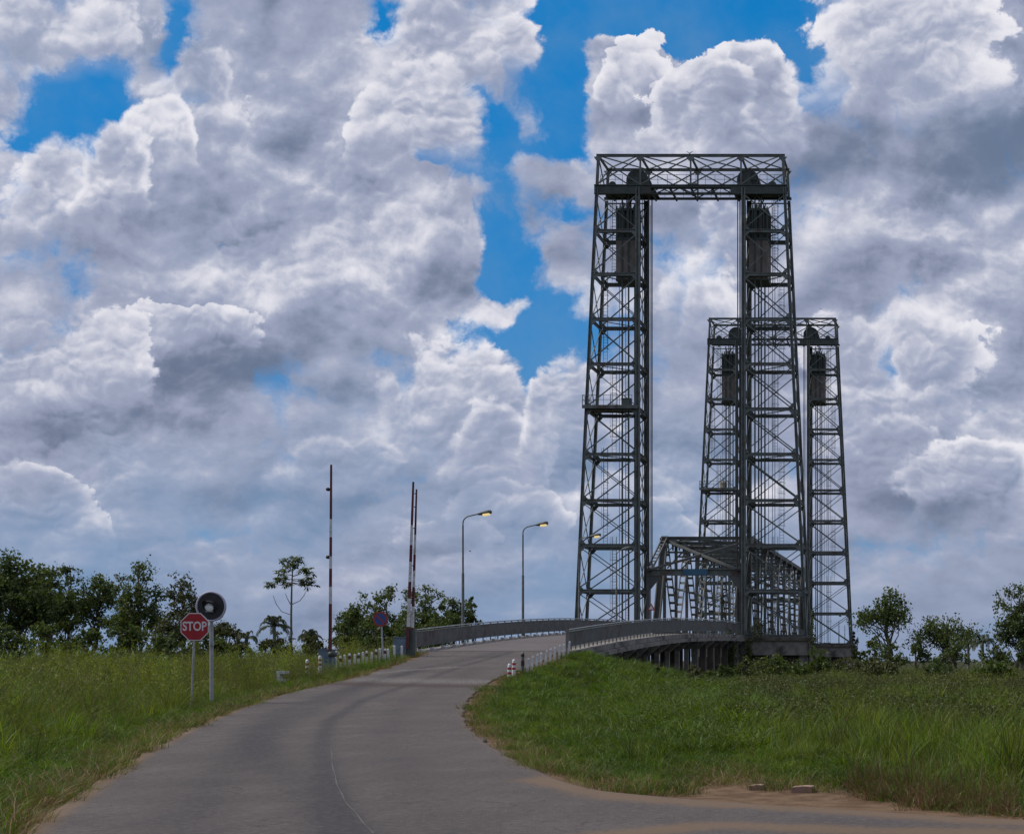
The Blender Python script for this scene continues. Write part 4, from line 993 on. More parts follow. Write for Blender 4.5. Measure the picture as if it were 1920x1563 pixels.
# round signal board
Dm = 52.0; c = W(396, 1136.5, Dm); g = W(397, 1300, Dm); g.z = float(terrain(g.x, Dm)) - .3
r = empty('road_signal', g, 'round black signal board with pale rim and one lamp, on a grey pole', 'traffic signal')
R_ = 28.5 / F * Dm
mb = MB(); mb.lathe(c, (0, -1, 0), [(-.03, 0), (-.03, R_ - .02), (-.01, R_), (.03, R_), (.045, R_ - .015), (.045, R_ - .05), (.02, R_ - .06)], 48); mb.build('rim', RIM, r)
mb = MB(); mb.lathe(c, (0, -1, 0), [(.02, R_ - .059), (.0195, .18), (.0195, 0)], 48, sm=False); mb.build('backboard', BLACK, r)
mb = MB(); q = c + Vector((0, -.02, .0)); mb.lathe(q, (0, -1, 0), [(0, .2), (.05, .19), (.12, .165), (.12, .15), (.05, .148)], 32)
vs = []; n = 20                                             # visor hood over the lens
for k in range(n + 1):
    a = math.radians(-15 + 210 * k / n); L_ = .30 * max(.15, math.sin(max(a, 0.0)) if a < math.pi else 0) + .03
    for rr_ in (.19,): vs += [q + Vector((math.cos(a) * rr_, -.1, math.sin(a) * rr_)), q + Vector((math.cos(a) * rr_ * 1.03, -.1 - L_, math.sin(a) * rr_ * 1.03 - .02))]
mb.add(vs, [(2 * k, 2 * k + 2, 2 * k + 3, 2 * k + 1) for k in range(n)]); lh = mb.build('lamp_housing', BLACK, r)
mb = MB(); mb.lathe(q + Vector((0, -.03, -.03)), (0, -1, 0), [(0, .15), (.09, .146), (.13, .12), (.155, .06), (.16, 0)], 24); mb.build('lens', GLASS, lh)
mb = MB(); mb.bar(q + Vector((-.13, -.12, -.17)), q + Vector((.13, -.12, -.17)), .02, .03); mb.build('bracket', GALV, r)
mb = MB(); mb.tube([g, W(396.5, 1143, Dm + .12)], .062, 14); mb.tube([g + Vector((0, 0, 2.35)), g + Vector((0, 0, 2.5))], .075, 14); mb.build('pole', GALV, r)
# no-stopping sign
Dn_ = 84.0; c = W(713, 1160, Dn_); g = W(719, 1222, Dn_); g.z = float(terrain(g.x, Dn_)) - .1
r = empty('no_stopping_sign', g, 'round blue no stopping sign with a red ring and slash before the dark trees', 'road sign')
R_ = 14.3 / F * Dn_
mb = MB(); mb.lathe(c, (0, -1, 0), [(-.02, 0), (-.02, R_), (.0, R_), (.0, R_ * .74)], 36, sm=False); mb.build('ring', RED, r)
mb = MB(); mb.lathe(c, (0, -1, 0), [(-.001, R_ * .745), (-.001, 0)], 36, sm=False); mb.build('face', BLUES, r)
mb = MB(); k = R_ * .53; mb.bar(c + Vector((-k, -.006, k)), c + Vector((k, -.006, -k)), .09, .008, (0, 1, 0)); mb.build('slash', RED, r)
mb = MB(); mb.tube([g, c + Vector((.05, .06, -.3)), c + Vector((.02, .05, .2))], .045, 10); mb.build('pole', GALV, r)

# ================================================================== vegetation
L_DARK = leafmat('dark_foliage', (.042, .068, .016), (.078, .108, .026), (.12, .15, .038), .35, .28)
L_MID = leafmat('green_foliage', (.042, .066, .016), (.075, .105, .024), (.11, .14, .036), .4, .3)
L_OLIVE = leafmat('olive_foliage', (.045, .055, .018), (.075, .085, .028), (.10, .11, .04), .4, .28)
L_PALM = leafmat('palm_foliage', (.035, .050, .018), (.06, .078, .03), None, .4, .25)
L_WEED = leafmat('weed_foliage', (.034, .060, .010), (.062, .095, .014), (.10, .13, .022), .8, .28)
def leaf_quads(cent, size, rg, up=.3, aspect=.55):
    """diamond leaves at centres; returns verts, quads"""
    n = len(cent); d = rg.normal(size=(n, 3)); d[:, 2] -= .25; d /= np.linalg.norm(d, axis=1)[:, None]
    w = np.cross(d, rg.normal(size=(n, 3))); w /= np.linalg.norm(w, axis=1)[:, None] + 1e-9
    s = (size * rg.uniform(.6, 1.35, n))[:, None]
    a = cent - d * s * .5; c = cent + d * s * .5; nn = np.cross(d, w)
    b = cent + w * s * aspect * .5 - nn * s * .1; e = cent - w * s * aspect * .5 - nn * s * .1
    v = np.stack([a, b, c, e], 1).reshape(-1, 3); q = np.arange(4 * n).reshape(n, 4); return v, q
def limb(mb, p, q, r0, r1, rg, sag=.0, seg=4, n=6):
    p = Vector(p); q = Vector(q); L = (q - p).length; pts = [p]
    for i in range(1, seg): t = i / seg; pts.append(p.lerp(q, t) + Vector((rg.normal(0, .05) * L, rg.normal(0, .05) * L, rg.normal(0, .02) * L + sag * L * math.sin(math.pi * t))))
    pts.append(q); mb.tube(pts, [r0 + (r1 - r0) * i / seg for i in range(seg + 1)], n, True)
    return pts
def tree(name, px, D, ytop, ybot, halfw, label, mat, seed, nleaf=5000, nclump=26, leaf=.30, cat='tree', group='trees and bushes beyond the grass', shape='round', trunk=True, gap=.55, basey=None, barkm=None, clump_r=.16, lean=0.0):
    rg = np.random.default_rng(seed); s = F / D
    X = (px - PX0) / s; ztop = EYE + (PY0 - ytop) / s; zc0 = EYE + (PY0 - ybot) / s; hw = halfw / s
    zg = float(terrain(X, D)); root = empty(name, (X, D, zg), label, cat, group)
    H = ztop - zc0; cl = []
    tries = 0
    while len(cl) < nclump and tries < 4000:
        tries += 1
        u = rg.uniform(-1, 1, 3)
        if shape == 'round':
            if u @ u > 1: continue
        elif shape == 'cone':
            f = (1 - u[2]) / 2
            if math.hypot(u[0], u[1]) > .25 + .75 * f ** .8: continue
        elif shape == 'umbrella':
            if math.hypot(u[0], u[1]) > (1 if u[2] > -.3 else .5) * (1.05 - .75 * max(0, u[2])): continue
            if u[2] < -.1 and rg.random() < .6: continue
        elif shape == 'mound':
            if math.hypot(u[0], u[1]) > 1.0 - .55 * (u[2] + 1) / 2: continue
        if rg.random() < gap * (1 - np.linalg.norm(u)): continue
        c = np.array([X + u[0] * hw * .86 + lean * u[2], D + u[1] * hw * .8, zc0 + H * (.5 + .43 * u[2])])
        cl.append(c)
    # make the outline reach the surveyed top
    cl.append(np.array([X + rg.normal(0, .15) * hw, D, ztop - hw * clump_r * 1.3]))
    cl = np.array(cl); cr = rg.uniform(.7, 1.5, len(cl)) * hw * clump_r * (1.7 if nclump < 14 else 1.3)
    per = (cr ** 2 / (cr ** 2).sum() * nleaf).astype(int) + 8; cs = []
    for c, r, n in zip(cl, cr, per):
        nt_ = max(3, n // 22); tw = rg.normal(size=(nt_, 3)) * np.array([1, 1, .75]) * r * .62 + c      # twigs inside the clump
        k = rg.integers(0, nt_, n); cs.append(tw[k] + rg.normal(size=(n, 3)) * r * .34)
    cs = np.concatenate(cs); v, q = leaf_quads(cs, leaf, rg)
    if trunk or True:
        mb = MB(); tr = max(.10, hw * .07); zt = zc0 + H * .35
        top = Vector((X + lean * .3, D, zt)); base = Vector((X, D, zg - .3))
        tp = limb(mb, base, top, tr * 1.25, tr * .7, rg, 0, 6, 8)
        limb(mb, top, Vector(cl[-1]), tr * .7, .03, rg, 0, 5)
        for c in cl[:-1:1] if len(cl) < 40 else cl[::2]:
            t0 = tp[int(rg.integers(2, 7))] if c[2] < zt + H * .2 else top.lerp(Vector(cl[-1]), float(rg.uniform(.0, .5)))
            if t0.z > c[2]: t0 = tp[2]
            limb(mb, t0, Vector(c), tr * .32, .02, rg, .08, 4, 5)
        mb.build('trunk', barkm or BARK, root)
    fast_mesh('crown', v, q, mat, parent=root)
    return root
T_ = [
 ('broadleaf_tree', 24, 112, 1046, 1195, 84, 'tall dense dark tree at the left edge of the photo', L_DARK, 9000, 60, .34, 'round', .1),
 ('broadleaf_tree', 84, 116, 1066, 1192, 54, 'dense tree against the right side of the tallest left-edge tree', L_DARK, 5500, 40, .32, 'round', .2),
 ('broadleaf_tree', 126, 122, 1060, 1190, 42, 'slender open-topped tree second from the left edge', L_MID, 2600, 22, .28, 'cone', .6),
 ('broadleaf_tree', 182, 124, 1076, 1182, 56, 'spreading tree with an open crown and a bare lower trunk', L_DARK, 3200, 26, .30, 'umbrella', .4),
 ('broadleaf_tree', 262, 118, 1050, 1195, 58, 'pointed feathery tree in the middle of the left group', L_MID, 4800, 40, .27, 'cone', .5),
 ('broadleaf_tree', 226, 122, 1078, 1185, 30, 'thin leafy tree leaning on the pointed one', L_MID, 1900, 18, .27, 'cone', .5),
 ('broadleaf_tree', 342, 115, 1084, 1200, 52, 'yellowish green tree behind the STOP sign', L_OLIVE, 4300, 36, .27, 'cone', .45),
 ('broadleaf_tree', 418, 122, 1158, 1215, 40, 'low spreading tree right of the round signal board', L_OLIVE, 2000, 18, .28, 'umbrella', .3),
 ('broadleaf_tree', 662, 132, 1128, 1215, 48, 'bushy dark tree behind the no stopping sign, left one', L_DARK, 3800, 30, .30, 'mound', .2),
 ('broadleaf_tree', 722, 130, 1103, 1210, 52, 'tall dark tree directly behind the no stopping sign', L_DARK, 4200, 34, .30, 'cone', .25),
 ('broadleaf_tree', 796, 136, 1093, 1205, 54, 'tall dark tree just right of the twin-pole barrier', L_DARK, 4600, 38, .30, 'mound', .25),
 ('broadleaf_tree', 848, 140, 1122, 1200, 42, 'dark tree behind the left parapet beside the first street lamp', L_DARK, 2600, 20, .30, 'round', .2),
 ('broadleaf_tree', 882, 142, 1120, 1185, 22, 'ragged thin tree just right of the first street lamp', L_DARK, 1300, 12, .30, 'cone', .4),
 ('broadleaf_tree', 1662, 150, 1118, 1200, 66, 'umbrella-shaped tree with a lopsided crown right of the towers', L_MID, 2900, 24, .36, 'umbrella', .3),
 ('broadleaf_tree', 1775, 150, 1160, 1215, 58, 'round dark bushy tree in the middle right', L_DARK, 3400, 28, .32, 'round', .1),
 ('broadleaf_tree', 1912, 140, 1094, 1225, 54, 'tall leafy tree at the right edge of the photo', L_MID, 5200, 40, .33, 'round', .35),
]
for i, (nm, px, D, yt, yb, hw, lb, mt, nl, nc, lf, sh, gp) in enumerate(T_):
    tree(nm, px, D, yt, yb, hw, lb, mt, 100 + i, int(nl * 1.02), int(nc * 1.25), lf * .82, 'tree', 'trees beyond the grass', sh, True, gp)
# bushes: undergrowth, each of its own
B_ = [(12, 100, 1168, 1225, 50, 'dark bush at the foot of the leftmost tree', L_DARK), (92, 104, 1172, 1225, 44, 'dark bush between the two trees at the far left', L_DARK),
 (165, 106, 1178, 1225, 42, 'bush below the spreading tree on the left', L_DARK), (240, 106, 1172, 1225, 50, 'dark bush below the pointed feathery tree', L_DARK),
 (318, 104, 1182, 1228, 44, 'dark bush left of the STOP sign', L_DARK), (392, 106, 1188, 1226, 42, 'dark bush between the two signs and the low tree', L_DARK), (448, 110, 1196, 1226, 30, 'small olive bush right of the signal pole', L_OLIVE),
 (510, 112, 1196, 1226, 40, 'low bush around the small palm', L_OLIVE), (580, 112, 1192, 1226, 36, 'low bush left of the first raised barrier', L_OLIVE),
 (648, 118, 1150, 1226, 44, 'broad bush right of the first raised barrier', L_DARK), (700, 120, 1160, 1226, 44, 'broad bush below the no stopping sign', L_DARK), (760, 122, 1150, 1222, 46, 'broad bush behind the twin-pole barrier', L_DARK), (822, 128, 1148, 1212, 44, 'broad bush behind the start of the left parapet', L_DARK),
 (1640, 120, 1200, 1248, 30, 'small bush just right of the far pier', L_MID), (1668, 135, 1196, 1244, 38, 'bush under the umbrella-shaped tree', L_DARK), (1722, 138, 1186, 1242, 34, 'bush between the two middle right trees', L_DARK), (1790, 138, 1200, 1244, 44, 'wide bush under the round dark tree', L_DARK), (1868, 130, 1205, 1246, 34, 'bush left of the right edge tree', L_MID), (1918, 125, 1200, 1246, 34, 'bush at the right edge of the photo', L_MID),
 (1606, 160, 1200, 1236, 14, 'small dark shrub growing beside the far pier', L_DARK)]
for i, (px, D, yt, yb, hw, lb, mt) in enumerate(B_):
    tree('bush', px, D, yt, yb, hw, lb, mt, 300 + i, int(1150 * hw / 40), 14, .24, 'bush', 'undergrowth bushes', 'mound', True, .0)
# bushes on the right slope below the bridge
S_ = [(1352, 96, 1246, 1290, 34, 'leafy bush at the foot of the viaduct piles'), (1300, 92, 1252, 1290, 26, 'bush on the slope left of the pier'), (1450, 104, 1222, 1282, 44, 'overgrown bush in front of the stained pier'), (1530, 108, 1222, 1276, 40, 'overgrown bush at the right end of the stained pier'),
 (1592, 112, 1232, 1272, 36, 'bush on the slope below the farther tower'), (1396, 100, 1236, 1286, 30, 'bush hiding the left column of the stained pier'), (1500, 96, 1246, 1290, 40, 'low bush in front of the pier bushes'), (1660, 92, 1240, 1290, 48, 'wide low bush on the right field, left one'), (1760, 88, 1240, 1294, 50, 'wide low bush on the right field, middle one'), (1866, 84, 1242, 1300, 52, 'wide low bush on the right field, right one'),
 (1236, 88, 1250, 1284, 24, 'small bush on top of the right verge')]
for i, (px, D, yt, yb, hw, lb) in enumerate(S_):
    tree('bush', px, D, yt, yb, hw, lb, [L_WEED, L_OLIVE, L_MID][i % 3], 400 + i, int(1700 * hw / 40), 16, .20, 'bush', 'bushes on the right slope', 'mound', True, .0)
# climbers on the structures
def climber(px, D, y0, y1, hw, label, seed, n=380, mat=None):
    rg = np.random.default_rng(seed); b = W(px, y1, D); t = W(px, y0, D); r = empty('climbing_plant', b, label, 'plant', 'plants climbing on the bridge')
    h = (t.z - b.z); w = hw / F * D; mb = MB()
    for k in range(3): x = b.x + rg.normal(0, w * .3); mb.tube([(x, D, b.z), (x + rg.normal(0, w * .3), D, b.z + h * .5), (x + rg.normal(0, w * .4), D, b.z + h)], [.03, .02, .01], 5)
    mb.build('stem', BARK, r)
    c = np.stack([rg.normal(b.x, w * .45, n), rg.normal(D, .25, n), b.z + h * rg.beta(1.3, 1.4, n)], 1); v, q = leaf_quads(c, .22, rg); fast_mesh('foliage', v, q, mat or L_WEED, parent=r)
climber(1356, 160, 1112, 1168, 7, 'yellowish green weed growing up on the bridge portal', 5, 180, L_OLIVE)
climber(1421, 156.2, 1160, 1196, 14, 'weed growing on the cap of the near pier', 6, 260, L_OLIVE)
climber(1372, 150, 1180, 1262, 13, 'vines hanging where the right parapet meets the tower', 7, 700)
climber(1524, 156.0, 1140, 1230, 6, 'ivy at the foot of the right outer column of the near tower', 8, 340, L_DARK)
climber(1404, 155.5, 1196, 1250, 9, 'vines on the left column of the stained pier', 9, 300)

# palms and the slender umbrella tree
def palm(px, D, ytop, ytr, r_px, label, seed, nf=15):
    rg = np.random.default_rng(seed); s = F / D; X = (px - PX0) / s; zc = EYE + (PY0 - ytr) / s; zg = float(terrain(X, D)); R_ = r_px / s; up = (ytr - ytop) / s
    r = empty('palm_tree', (X, D, zg), label, 'palm tree', 'palms beyond the grass')
    mb = MB(); mb.tube([(X, D, zg - .2), (X + .05, D, (zg + zc) / 2), (X, D, zc)], [.17, .14, .12], 8); mb.build('trunk', BARK_L, r)
    V_, Q_ = [], []
    for i in range(nf):
        az = 2 * math.pi * i / nf + rg.normal(0, .15); el = rg.uniform(.15, 1.25); L_ = R_ * rg.uniform(1.0, 1.35); pts = []
        for k in range(9):
            t = k / 8; rad = L_ * (math.sin(t * 1.5) * math.cos(el) * .9 + t * .15); z = up * 1.3 * math.sin(el) * math.sin(t * 2.0) - L_ * .75 * t * t * math.cos(el * .6)
            pts.append(np.array([X + math.cos(az) * rad, D + math.sin(az) * rad, zc + z]))
        sd_ = np.array([-math.sin(az), math.cos(az), 0])
        for k in range(8):
            a, b = pts[k], pts[k + 1]; w = .03
            V_ += [a - sd_ * w, a + sd_ * w, b + sd_ * w, b - sd_ * w]; Q_.append([len(V_) - 4, len(V_) - 3, len(V_) - 2, len(V_) - 1])
            for j in range(3):
                p = a + (b - a) * j / 3; fl = (.55 + .45 * math.sin(math.pi * (k + j / 3) / 8)) * L_ * .32
                for sg in (-1, 1):
                    tip = p + sd_ * sg * fl * .7 + (b - a) / (np.linalg.norm(b - a) + 1e-6) * fl * .4 + np.array([0, 0, -fl * rg.uniform(.35, .8)]); wv_ = (b - a) / (np.linalg.norm(b - a) + 1e-6) * .045
                    m_ = (p + tip) / 2 + np.array([0, 0, fl * .06]); V_ += [p, m_ - wv_, tip, m_ + wv_]; Q_.append([len(V_) - 4, len(V_) - 3, len(V_) - 2, len(V_) - 1])
    fast_mesh('fronds', np.array(V_), np.array(Q_), L_PALM, parent=r)
palm(514, 120, 1150, 1172, 26, 'small palm left of the slender umbrella-shaped tree', 1)
palm(462, 118, 1178, 1196, 17, 'low palm just right of the signal pole', 2, 12)
palm(580, 124, 1175, 1192, 20, 'low palm right of the slender umbrella-shaped tree', 3, 12)
palm(1842, 140, 1184, 1204, 22, 'palm between the right edge tree and the round dark tree', 4, 13)
palm(1815, 144, 1190, 1206, 16, 'smaller palm beside the round dark tree', 5, 11)
palm(852, 138, 1128, 1146, 18, 'palm behind the left parapet left of the first street lamp', 6, 12) if False else None
def cecropia():
    D = 122; rg = np.random.default_rng(9); p = lambda x, y, dy=0: W(x, y, D + dy)
    b = p(546, 1215); b.z = float(terrain(b.x, D)); r = empty('umbrella_tree', b, 'slender pale-stemmed tree with an umbrella of big leaves, left of the first barrier', 'tree')
    mb = MB(); mb.tube([b - Vector((0, 0, .3)), p(546, 1150), p(547, 1100), p(549, 1062)], [.11, .085, .065, .04], 8); mb.build('trunk', BARK_L, r)
    mb = MB(); tips = []
    for (x, y, x0, y0) in ((507, 1093, 548, 1093), (540, 1092, 548, 1090), (528, 1078, 548, 1086), (516, 1084, 547, 1092), (525, 1068, 548, 1078), (537, 1060, 549, 1072), (549, 1044, 549, 1062), (562, 1046, 549, 1064), (556, 1056, 549, 1070), (568, 1066, 549, 1080), (577, 1064, 549, 1080), (574, 1093, 549, 1093), (588, 1090, 549, 1092), (581, 1078, 549, 1086), (572, 1084, 549, 1088), (536, 1048, 549, 1064)):
        dy = rg.normal(0, 1.0); q = p(x, y, dy); m_ = (Vector(p(x0, y0)) + q) / 2 + Vector((0, 0, -.15)); mb.tube([p(x0, y0), m_, q], [.035, .028, .02], 5); tips.append(q)
    for pl in (((545, 1152), (528, 1146), (518, 1132), (512, 1116)), ((546, 1133), (562, 1126), (570, 1116), (575, 1106)), ((545, 1133), (539, 1122), (535, 1112))): mb.tube([p(*t) for t in pl], [.035] + [.025] * (len(pl) - 2) + [.015], 5)
    mb.build('limbs', BARK_L, r)
    V_, Q_ = [], []
    for q in tips:
        for k in range(9):
            az = rg.uniform(0, 6.28); c = np.array(q) + np.array([math.cos(az) * .28, math.sin(az) * .28, rg.uniform(-.3, .15)]); n_ = 7; tilt = rg.normal(0, .35, 2)
            for j in range(n_):                                   # lobed leaf: fingers around the centre
                a = 2 * math.pi * j / n_ + az; L_ = rg.uniform(.30, .42); d = np.array([math.cos(a), math.sin(a), 0]); w = np.array([-math.sin(a), math.cos(a), 0]) * .08
                d = d * L_; d[2] = -.14 + tilt[0] * d[0] + tilt[1] * d[1]; m_ = c + d * .55; V_ += [c, m_ - w, c + d, m_ + w]; Q_.append([len(V_) - 4, len(V_) - 3, len(V_) - 2, len(V_) - 1])
    fast_mesh('crown', np.array(V_), np.array(Q_), L_MID, parent=r)
cecropia()
# banana-like clump in the left field
b = W(212, 1222, 86); b.z = float(terrain(b.x, 86)); r = empty('broad_leaved_plant', b, 'pale green upright broad-leaved plant rising above the left grass', 'plant')
V_, Q_ = [], []; rg = np.random.default_rng(3)
for k in range(9):
    az = rg.uniform(0, 6.28); L_ = rg.uniform(1.9, 2.7); pr = None
    for j in range(6):
        t = j / 5; c = np.array([b.x + math.cos(az) * .35 * t * t, b.y + math.sin(az) * .35 * t * t, b.z + L_ * t * (1 - .15 * t)]); w = .14 * math.sin(math.pi * min(1, t * .9 + .1)) + .01; a_, b2 = c + np.array([w, 0, 0]), c - np.array([w, 0, 0])
        V_ += [a_, b2]
        if j: n_ = len(V_); Q_.append([n_ - 4, n_ - 3, n_ - 1, n_ - 2])
fast_mesh('leaves', np.array(V_), np.array(Q_), leafmat('pale_leaf', (.08, .11, .02), (.12, .15, .03), None, .8, .35), parent=r)
mb = MB(); mb.tube([b - Vector((0, 0, .2)), b + Vector((0, 0, .9))], [.08, .05], 8); mb.build('stem', BARK_L, r)

# ---- grass clumps (library kept outside the scene, instanced by geometry nodes)
G_TALL = leafmat('tall_grass_blades', (.026, .066, .005), (.078, .142, .011), (.15, .215, .032), .4, .34, 1.0, tipc=(.24, .24, .06), gr=.30)
G_SEED = leafmat('seeding_grass', (.055, .080, .014), (.10, .125, .022), (.16, .155, .042), .3, .30, .5, tipc=(.15, .135, .055), gr=.55)
G_SHORT = leafmat('short_turf_blades', (.028, .070, .005), (.072, .138, .009), (.125, .19, .022), .5, .32, 1.0, tipc=(.13, .15, .04), gr=.25)
G_DRY = leafmat('dry_straw', (.19, .125, .065), (.28, .19, .10), (.12, .07, .038), .8, .2, .4)
G_BROWN = leafmat('brown_weeds', (.11, .058, .030), (.17, .095, .05), (.06, .06, .02), .8, .2, .4)
def clump_obj(name, seed, n, h, spread, w, lean, mats, mixf=None, seg=4, curl=1.0, seedhead=0):
    rg = np.random.default_rng(seed); V_, Q_, A_, M_ = [], [], [], []
    for k in range(n):
        az = rg.uniform(0, 6.28); rr_ = spread * math.sqrt(rg.random()); x0, y0 = rr_ * math.cos(az), rr_ * math.sin(az)
        a2 = az + rg.normal(0, .9); H_ = h * rg.uniform(.45, 1.1); ln = lean * rg.uniform(.2, 1.4) * H_; th = rg.uniform(0, 3.14); wx, wy = math.cos(th) * w / 2, math.sin(th) * w / 2
        mi = 1 if (mixf and rg.random() < mixf) else 0
        for j in range(seg + 1):
            t = j / seg; q = ln * t ** 2 * curl; z = H_ * (t - .30 * curl * lean * t ** 3); ww = (1 - t ** 1.7) * (1 if t > 0 else .7) + .04
            cx, cy = x0 + math.cos(a2) * q, y0 + math.sin(a2) * q; V_ += [(cx - wx * ww, cy - wy * ww, z), (cx + wx * ww, cy + wy * ww, z)]; A_ += [t, t]
            if j: n_ = len(V_); Q_.append((n_ - 4, n_ - 3, n_ - 1, n_ - 2)); M_.append(mi)
        if seedhead and rg.random() < seedhead:
            hx, hy, hz = cx, cy, z
            for j in range(10):
                d = rg.normal(0, .045, 3); d[2] = rg.uniform(-.25, .12); o_ = np.array([hx, hy, hz]) + d * np.array([1, 1, 1]); s_ = .012
                e = rg.normal(0, .03, 3); n_ = len(V_); V_ += [tuple(o_), tuple(o_ + (s_, 0, .01)), tuple(o_ + e + (0, 0, .05)), tuple(o_ + (-s_, 0, .02))]; A_ += [1] * 4; Q_.append((n_, n_ + 1, n_ + 2, n_ + 3)); M_.append(len(mats) - 1)
    return fast_mesh(name, np.array(V_), np.array(Q_), mats, attrs={'tip': A_}, link=False, mi=M_)
L_BR = leafmat('brownish_weed_leaves', (.040, .054, .014), (.07, .086, .022), (.10, .09, .034), .5, .22, .5)
def weed_obj(name, seed, n, h, mat):
    rg = np.random.default_rng(seed); c = np.stack([rg.normal(0, h * .33, n), rg.normal(0, h * .33, n), h * rg.uniform(.1, 1, n) ** .8], 1); v, q = leaf_quads(c, h * .11, rg, aspect=.45)
    return fast_mesh(name, v, q, mat, attrs={'tip': np.zeros(len(v))}, link=False)
def lib(name, objs):
    c = bpy.data.collections.new(name)
    for o in objs: c.objects.link(o)
    return c
LIB = {
 'tall': lib('tall_lib', [clump_obj('ta', 1, 30, .95, .20, .019, .55, [G_TALL, G_SEED], .12), clump_obj('tb', 2, 24, 1.2, .17, .022, .5, [G_TALL, G_DRY], .05), clump_obj('tc', 3, 30, .80, .24, .018, .9, [G_TALL, G_SEED], .1), clump_obj('td', 4, 20, 1.1, .15, .024, .4, [G_TALL, G_TALL])]),
 'seed': lib('seed_lib', [clump_obj('sa', 5, 30, 1.15, .24, .012, .35, [G_TALL, G_SEED], .6, seedhead=.7), clump_obj('sb', 6, 26, 1.3, .22, .010, .3, [G_SEED, G_TALL], .5, seedhead=.8), clump_obj('sc', 7, 30, .9, .24, .018, .5, [G_TALL, G_SEED], .35, seedhead=.3)]),
 'short': lib('short_lib', [clump_obj('ha', 8, 42, .26, .20, .016, .9, [G_SHORT, G_SHORT], seg=3), clump_obj('hb', 9, 36, .36, .20, .018, .8, [G_SHORT, G_SEED], .06, seg=3), clump_obj('hc', 10, 44, .20, .24, .014, 1.1, [G_SHORT, G_DRY], .06, seg=3), weed_obj('hd', 11, 60, .26, L_WEED)]),
 'dry': lib('dry_lib', [clump_obj('da', 12, 44, .22, .20, .007, 1.2, [G_DRY, G_SHORT], .25, seg=3), clump_obj('db', 13, 36, .15, .2, .007, 1.4, [G_DRY, G_BROWN], .4, seg=3), clump_obj('dc', 14, 40, .3, .2, .007, .9, [G_SHORT, G_DRY], .4, seg=3)]),
 'brown': lib('brown_lib', [clump_obj('ba', 15, 50, .5, .25, .007, .9, [G_BROWN, G_DRY], .25), clump_obj('bb', 16, 60, .4, .28, .006, 1.2, [G_BROWN, G_BROWN], .25), clump_obj('bc', 17, 34, .95, .2, .008, .4, [G_BROWN, G_SHORT], .3)]),
 'bushy': lib('bushy_lib', [weed_obj('wa', 18, 240, .8, L_BR), weed_obj('wb', 19, 260, 1.0, L_BR), weed_obj('wd', 21, 240, .8, L_WEED), clump_obj('wc', 20, 40, .9, .25, .014, .7, [G_TALL, G_SEED], .2)]),
}
def scatter(name, X, Y, S, libk, seed, zs=None):
    rg = np.random.default_rng(seed); n = len(X); Z = terrain(X, Y) - .03
    me = bpy.data.meshes.new(name); me.vertices.add(n); me.vertices.foreach_set('co', np.stack([X, Y, Z], 1).ravel())
    for an, tp, val in (('rot', 'FLOAT_VECTOR', np.stack([rg.normal(0, .10, n), rg.normal(0, .10, n), rg.uniform(0, 6.283, n)], 1).ravel()), ('scl', 'FLOAT', S)):
        at = me.attributes.new(an, tp, 'POINT'); at.data.foreach_set('vector' if tp == 'FLOAT_VECTOR' else 'value', np.asarray(val, np.float32))
    at = me.attributes.new('idx', 'INT', 'POINT'); at.data.foreach_set('value', rg.integers(0, 50, n).astype(np.int32))
    me.update(); o = bpy.data.objects.new(name, me); COL.objects.link(o)
    g = bpy.data.node_groups.new(name, 'GeometryNodeTree'); g.interface.new_socket('Geometry', in_out='INPUT', socket_type='NodeSocketGeometry'); g.interface.new_socket('Geometry', in_out='OUTPUT', socket_type='NodeSocketGeometry')
    N = g.nodes.new; gi, go = N('NodeGroupInput'), N('NodeGroupOutput'); ci = N('GeometryNodeCollectionInfo'); ci.inputs['Collection'].default_value = LIB[libk]; ci.inputs['Separate Children'].default_value = True; ci.inputs['Reset Children'].default_value = True
    ip = N('GeometryNodeInstanceOnPoints'); ip.inputs['Pick Instance'].default_value = True
    def na(nm, dt): a = N('GeometryNodeInputNamedAttribute'); a.data_type = dt; a.inputs['Name'].default_value = nm; return a.outputs['Attribute']
    L = g.links.new; L(gi.outputs[0], ip.inputs['Points']); L(ci.outputs[0], ip.inputs['Instance']); L(na('idx', 'INT'), ip.inputs['Instance Index'])
    e2r = N('FunctionNodeEulerToRotation'); L(na('rot', 'FLOAT_VECTOR'), e2r.inputs[0]); L(e2r.outputs[0], ip.inputs['Rotation']); L(na('scl', 'FLOAT'), ip.inputs['Scale']); L(ip.outputs[0], go.inputs[0])
    md = o.modifiers.new('scatter', 'NODES'); md.node_group = g; return o
def field(n, d0, d1, seed, margin=3.0, px0=-60, px1=1980):
    """random points on the ground inside the strip of country the camera can see (plus a margin)"""
    rg = np.random.default_rng(seed); D = np.sqrt(rg.uniform(d0 ** 2, d1 ** 2, n)); X = rg.uniform((px0 - PX0) / F * D - margin, (px1 - PX0) / F * D + margin); return X, D
def under_via(X, D): return (D > 90.5) & (X > XPL(D) - .8) & (X < XPR(D) + .8)
pn = lambda X, Y, a, b: np.sin(X * a + 1.3 * np.sin(Y * b)) * np.cos(Y * a * .8 + np.sin(X * b + 2))
bands = [(13.5, 30, 4600, 1.0), (30, 55, 8500, 1.0), (55, 90, 10500, 1.05), (90, 150, 15000, 1.15)]
acc = {k: [[], [], []] for k in ('tallL', 'tallR', 'seedL', 'seedR', 'shortL', 'shortR', 'dryL', 'dryR', 'brown', 'bushyR')}
def put(k, X, Y, S): acc[k][0].append(X); acc[k][1].append(Y); acc[k][2].append(S)
